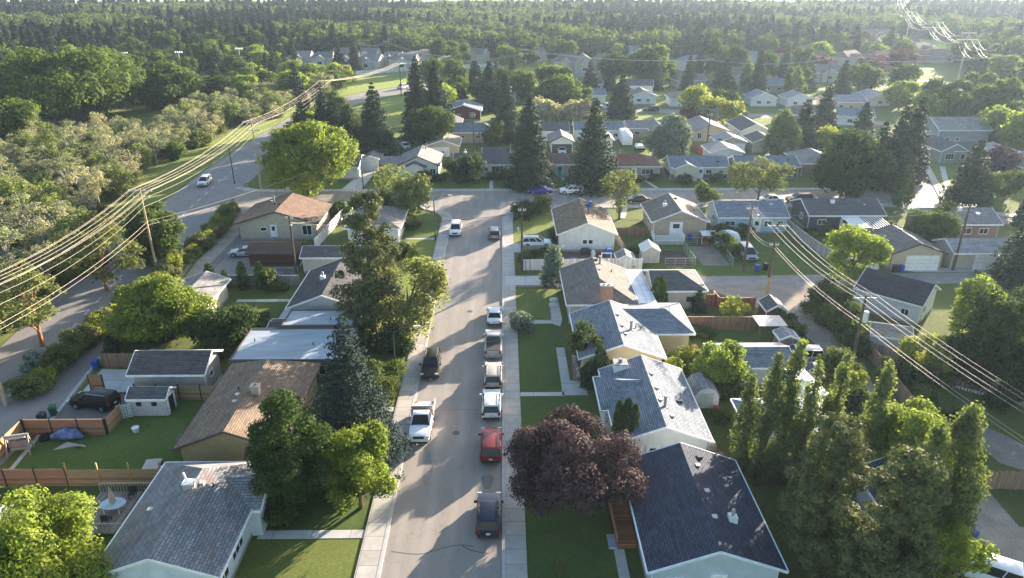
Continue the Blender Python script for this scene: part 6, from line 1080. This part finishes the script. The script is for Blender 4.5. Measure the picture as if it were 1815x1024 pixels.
# hedge of loose shrubs along the verge between the road and the gravel lane
def proto(kind, W, H, ls, mat, tm, n):
    out = []
    for k in range(n):
        t = bpy.data.objects.new('proto', None); COL.objects.link(t); tree_parts(kind, W, H, ls, mat, tm, t); out.append([t, W, H, False])
    return out
def put(protos, name, label, cat, group, x, y, W, H, i=None):
    """the first use moves the prototype itself, later uses copy the thing and its parts"""
    pr = protos[(i if i is not None else rng.integers(len(protos))) % len(protos)]
    o = copy_tree(pr[0]) if pr[3] else pr[0]; pr[3] = True; o.name = name; o.location = (x, y, 0); o.rotation_euler = (0, 0, rng.random() * 6.28); o.scale = (W / pr[1], W / pr[1], H / pr[2]); tag(o, label, cat, group)
    return o
PS = proto('shrub', 3, 2.4, .2, LEAF['ash'], BK1, 2) + proto('shrub', 3, 2.4, .2, LEAF['shrub_lit'], BK1, 1)
hl = smooth_line([(-48.9, 64), (-48.7, 72), (-48.2, 80), (-47.6, 92), (-47.4, 104), (-47.6, 114), (-49.0, 124)], 5)
for k, (x, y) in enumerate(hl): put(PS, 'verge_shrub', 'loose grey-green shrub of the lane row ' + ('near the small spruce' if y < 82 else 'beside the large pole' if y < 103 else 'nearest the cross street'), 'bush', 'shrubs along the gravel lane', x + rng.normal() * .3, y + rng.normal() * .4, 2.4 + 1.2 * rng.random(), 1.6 + 1.3 * rng.random(), k)
# poplar and birch thicket left of the diagonal road
FAR_W = (-175, 60, -64, 250)
def xroad(y):
    for a, b in zip(big[:-1], big[1:]):
        if a[1] <= y <= b[1]: return a[0] + (b[0] - a[0]) * (y - a[1]) / max(1e-6, b[1] - a[1])
    return -40
def seen(x, y, m=1.08):
    if y < 20: return False
    zc = y * math.cos(PITCH) + 35 * math.sin(PITCH); return abs(x - y * math.tan(-YAW) * -1) < zc * 907.5 / 1280 * m + 6
TH = proto('thin', 5.5, 9.5, .27, LEAF['thin'], BK2, 3) + proto('birch', 6, 9, .3, LEAF['birch'], BK2, 2) + proto('thin', 5.5, 8, .27, LEAF['pale'], BK2, 2)
pts = []
def scatter(n, region, mind, ok, tries=40000):
    x0, y0, x1, y1 = region; out = []
    cell = {}
    for _ in range(tries):
        if len(out) >= n: break
        x = x0 + (x1 - x0) * rng.random(); y = y0 + (y1 - y0) * rng.random()
        if not ok(x, y): continue
        c = (int(x // mind), int(y // mind)); bad = False
        for i in (-1, 0, 1):
            for j in (-1, 0, 1):
                for q in cell.get((c[0] + i, c[1] + j), ()):
                    if (q[0] - x) ** 2 + (q[1] - y) ** 2 < mind * mind: bad = True
        if bad: continue
        cell.setdefault(c, []).append((x, y)); out.append((x, y))
    return out
def where(x, y): d = edge(y) - x; return (' at the roadside' if d < 8 else ' a few trees in' if d < 25 else ' deep inside') + (' near the camera' if y < 105 else ' beyond the large pole' if y < 150 else ' beyond the corner pole' if y < 205 else ' at its far end')
def edge(y): return xroad(y) - (6.5 if y < 105 else 15 if y < 150 else 17 if y < 205 else 10)
def in_thicket(x, y): return seen(x, y) and x < edge(y) and y < 265 and not (y > 188 and x < -90) and x > edge(y) - (75 if y < 150 else 48)
thicket = scatter(210, (-170, 62, -58, 262), 4.6, in_thicket)
for k, (x, y) in enumerate(thicket): i = rng.integers(7); put(TH, 'thicket_tree', ('pale thin-leaved tree in the left thicket', 'yellow-green drooping tree in the left thicket', 'dry beige tree in the left thicket')[0 if i < 3 else 1 if i < 5 else 2] + where(x, y), 'tree', 'thicket left of the diagonal road', x, y, 4.5 + 3 * rng.random(), 5 + 4 * rng.random(), int(i))
TU = proto('shrub', 4, 3, .34, LEAF['ash'], BK1, 2) + proto('shrub', 4, 3, .34, LEAF['maple'], BK1, 1)
for k, (x, y) in enumerate(scatter(150, (-150, 62, -55, 262), 3.4, lambda x, y: in_thicket(x, y) or (seen(x, y) and edge(y) <= x < edge(y) + 1.5 and y < 200))): put(TU, 'thicket_bush', 'low bush under the left thicket' + where(x, y), 'bush', 'undergrowth of the thicket', x, y, 3.5 + 2.5 * rng.random(), 2 + 2. * rng.random(), k)
# middle distance trees
HOUSES = [(o.location.x, o.location.y, 8.5 if 'garage' not in o.name else 6) for o in S.objects if o.type == 'EMPTY' and o.get('category') in ('house', 'garage')]
TRX = [(q[1], q[2], q[4] * .35) for q in TREES]
from mathutils import kdtree
def near(x, y, L, k=0.): return any((x - a) ** 2 + (y - b) ** 2 < (r + k) ** 2 for a, b, r in L)
def blocked(x, y, ext=0.):
    if near(x, y, HOUSES, ext) or near(x, y, TRX, 1.5): return True
    if 40 < y < 330 and abs(x - xroad(y)) < 9: return True
    if 270 < y < 335 and -45 < x < 75 and abs(y - (302 + .35 * x if x > -18 else 302 + 1.4 * (x + 18))) < 11: return True
    for a, b, c, d in ((20, 205, 72, 237), (-51, 196, -25, 300), (-20, 195, 4, 210), (-22, 300, 22, 345), (-60, 262, -30, 330), (-146, 188, -116, 220), (-121, 226, -104, 292), (198, 380, 278, 505), (140, 258, 182, 332), (58, 243, 215, 256), (-110, 338, -35, 380), (20, 316, 68, 342)):
        if a < x < c and b < y < d: return True
    if abs((x - 70) * .28 + (y - 224)) < 7 and 60 < x < 125: return True
    if 160 < x < 250 and 250 < y < 500 and abs(x - (164 + (y - 250) * .385)) < 12: return True
    return False
MS = proto('spruce', 6.5, 13, .62, LEAF['spruce'], BK1, 4); MD = proto('maple', 10, 11, .62, LEAF['maple'], BK1, 4); ML = proto('maple', 10, 11, .62, LEAF['maple_lit'], BK1, 2)
PSH = proto('shrub', 5, 4.5, .5, LEAF['shrub_lit'], BK1, 2); PR = proto('maple', 7, 7, .6, LEAF['redtree'], BK1, 2)
FARH = [(o.location.x, o.location.y) for o in S.objects if o.type == 'EMPTY' and o.name.startswith('townhouse') and not (o.location.x > 115 and o.location.y > 380)]
def hides(x, y, L=100, w_=7): return any(0 < ty - y < (L if tx < 110 else 55) and abs(x - tx * y / ty) < w_ for tx, ty in FARH)
def mid_ok(x, y): return seen(x, y) and not blocked(x, y) and not (hides(x, y) and rng.random() < .62) and (y > 238 or (x > 118 and y > 120) or x < edge(min(y, 250)) - 46)
mid = scatter(520, (-320, 160, 330, 470), 7.6, mid_ok)
side = lambda x, y: ('left of the diagonal road' if x < xroad(min(y, 280)) - 5 else 'beyond the far street' if x < 110 else 'on the far right')
def zone(x, y): return (' well in front of' if y < 250 else ' in line with' if y < 340 else ' behind') + (' the floodlight masts' if x < -95 else ' the stepped townhouses' if x < -20 else ' the gabled terrace' if x < 60 else ' the far bungalows' if x < 115 else ' the red-brown estate')
for k, (x, y) in enumerate(mid):
    u = rng.random(); clump = math.sin(x * .045 + 1.3) + math.sin(y * .06 + x * .02)
    if u + clump * .22 < .42: put(MS, 'distant_spruce', 'dark spruce ' + side(x, y).replace('left of the diagonal road', 'on the left') + zone(x, y), 'tree', 'middle distance spruces ' + side(x, y), x, y, 5 + 3 * rng.random(), 9.5 + 6.5 * rng.random())
    elif u < .8: put(MD, 'distant_leafy_tree', 'rounded green tree ' + side(x, y).replace('left of the diagonal road', 'on the left') + zone(x, y), 'tree', 'middle distance leafy trees ' + side(x, y), x, y, 8 + 5 * rng.random(), 8 + 5 * rng.random())
    else: put(ML, 'distant_bright_tree', 'bright green tree ' + side(x, y).replace('left of the diagonal road', 'on the left') + zone(x, y), 'tree', 'middle distance bright trees ' + side(x, y), x, y, 7 + 5 * rng.random(), 7 + 4 * rng.random())
for k, (x, y) in enumerate(scatter(60, (-110, 255, -62, 310), 4.5, lambda x, y: seen(x, y) and x < xroad(min(y, 300)) - 12 and x > -108 - 0 * y and y < 312)): put(PSH, 'yellow_shrub', 'bright yellow-green shrub in the belt left of the far road bend', 'bush', 'yellow shrub belt', x, y, 5 + 3 * rng.random(), 4 + 2 * rng.random())
for k, (x, y) in enumerate([(128 + 8 * i + rng.normal() * 2, 316 + rng.normal() * 6 + 2 * i) for i in range(8)] + [(135 + 9 * i + rng.normal() * 4, 360 + i * 9 + rng.normal() * 8) for i in range(10)]): put(PR, 'red_leaved_tree', 'dark red-leaved tree beside the red-brown estate roofs', 'tree', 'red-leaved trees of the estate', x, y, 7 + 3 * rng.random(), 6 + 2.5 * rng.random())
# small garden shrubs round the nearer houses
GS = proto('shrub', 2, 1.6, .2, LEAF['maple'], BK1, 2) + proto('shrub', 2, 1.6, .2, LEAF['hedge'], BK1, 1)
for lab, grp, L in (('low dark shrub along the front of the cross street bungalows', 'foundation shrubs north of the cross street', [(-17 + i * 1.6, 147.3) for i in range(4)] + [(-2 + i * 1.5, 148.3) for i in range(5)] + [(7, 148.6), (9, 148.6), (27.6, 146.8), (31, 146.8), (36, 145), (38, 145), (44, 146), (52, 146), (55, 146)]),
                    ('small shrub behind the olive garage and tree-shaded yard', 'shrubs of the shaded yard', [(-43 + i * 2.4, 79 + (i % 2)) for i in range(3)] + [(-30, 79), (-29.4, 76), (-33, 70.8), (-30.5, 91)]),
                    ('weedy bush by the curving brown board fence', 'weedy bushes by the alley fence', [(39.2, 82.5), (39.8, 79.5), (40.3, 72), (40.8, 66), (41.6, 61), (42.2, 57), (44, 66.5), (46, 64.8), (50, 60.8), (54, 58)]),
                    ('garden shrub in the yards between the alley and the cross street', 'yard shrubs by the cross alley', [(34.8, 104), (34.5, 106.5), (33.9, 108.9), (51, 112.6), (53, 112.8), (55, 112.6), (65, 110), (66.2, 107), (63.8, 113), (18.8, 99.5), (20.2, 104.2), (8.9, 110), (8.2, 112.5), (4.3, 103), (6.6, 103), (3.2, 99), (40, 112.4), (36, 112.2)]),
                    ('leafy shrub in the right-hand back gardens', 'back garden shrubs on the right', [(24.5, 76.6), (22.6, 77), (20.4, 64.6), (25, 61.5), (20.8, 59), (19.6, 66.5), (34.2, 79), (34.6, 75.5), (33.8, 58), (34, 55.5), (33.4, 52.5), (34.6, 61)]),
                    ('front garden shrub beside the left lawns', 'front garden shrubs on the left', [(-17.6, 45.2), (-17.8, 47.4), (-15, 49), (-17.2, 52.5), (-17.6, 56), (-15.5, 104), (-16, 102), (-15.4, 117), (-16.2, 107)])):
    for k, (x, y) in enumerate(L): put(GS, 'garden_shrub', lab, 'bush', grp, x + rng.normal() * .2, y + rng.normal() * .2, 1.6 + 1.6 * rng.random(), 1.0 + 1.5 * rng.random(), k)
# the far wood that reads as one mass
def far_wood():
    P = {}
    def bare(kind, W, H, ls): C, N, sz, asp, up, _ = crown_points(kind, W, H, ls); return C, N, sz
    sp = [bare('spruce', 6.5, 13, 1.5) for _ in range(3)]; dc = [bare('maple', 11, 10, 1.5) for _ in range(3)]
    F = scatter(5200, (-720, 330, 760, 860), 7.6, lambda x, y: seen(x, y, 1.04) and not blocked(x, y) and not (y < 545 and hides(x, y, 85) and rng.random() < .7) and (y > 470 or abs(x) > 200 or y > 380), 60000)
    for nm, pool, mat, test, lab in (('distant_spruce_wood', sp, leaf((.035, .055, .035), .15, .4, .05), 0, 'distant dark mass of spruces reaching to the hazy horizon'), ('distant_leafy_wood', dc, leaf((.085, .12, .04), .35, .35, .05), 1, 'distant green mass of leafy trees below the horizon')):
        Cs, Ns, Ss = [], [], []
        for x, y in F:
            v = math.sin(x * .021 + 2) + math.sin(y * .034 + x * .012) + 1.5 * (rng.random() - .5)
            if (v > .05) != bool(test): continue
            C, N, sz = pool[rng.integers(3)]; k = rng.random(len(C)) < (.75 if y < 550 else .5); q = .8 + .45 * rng.random(); h = .8 + .5 * rng.random(); Cs.append(C[k] * np.array((q, q, h)) + np.array((x, y, 0))); Ns.append(N[k]); Ss.append(sz[k] * (1.0 if y < 550 else 1.3))
        me = quads_mesh(nm, np.concatenate(Cs), np.concatenate(Ns), np.concatenate(Ss), .65, mat); o = bpy.data.objects.new(nm, me); COL.objects.link(o); tag(o, lab, 'wood', None, 'stuff')
far_wood()
# distant pale river flats and low hills under the haze
sheet('far_fields', [(-2400, 870), (2400, 870), (2400, 2600), (-2400, 2600)], plain((.3, .31, .22), .95), .05)
# ---------------------------------------------------------------- haze
hb = MB(); hb.box(-1300, -60, -1, 1300, 1350, 46); m = bpy.data.materials.new('haze'); m.use_nodes = True; n = m.node_tree; n.nodes.clear(); o_ = n.nodes.new('ShaderNodeOutputMaterial'); v = n.nodes.new('ShaderNodeVolumePrincipled'); v.inputs['Color'].default_value = (.60, .78, 1.0, 1); v.inputs['Density'].default_value = HAZE; v.inputs['Anisotropy'].default_value = .42; n.links.new(v.outputs[0], o_.inputs['Volume'])
tag(hb.build('haze', m), None, None, None, 'stuff')
for o in [o for o in S.objects if o.name.startswith('proto')]:
    for c in list(o.children): bpy.data.objects.remove(c)
    bpy.data.objects.remove(o)
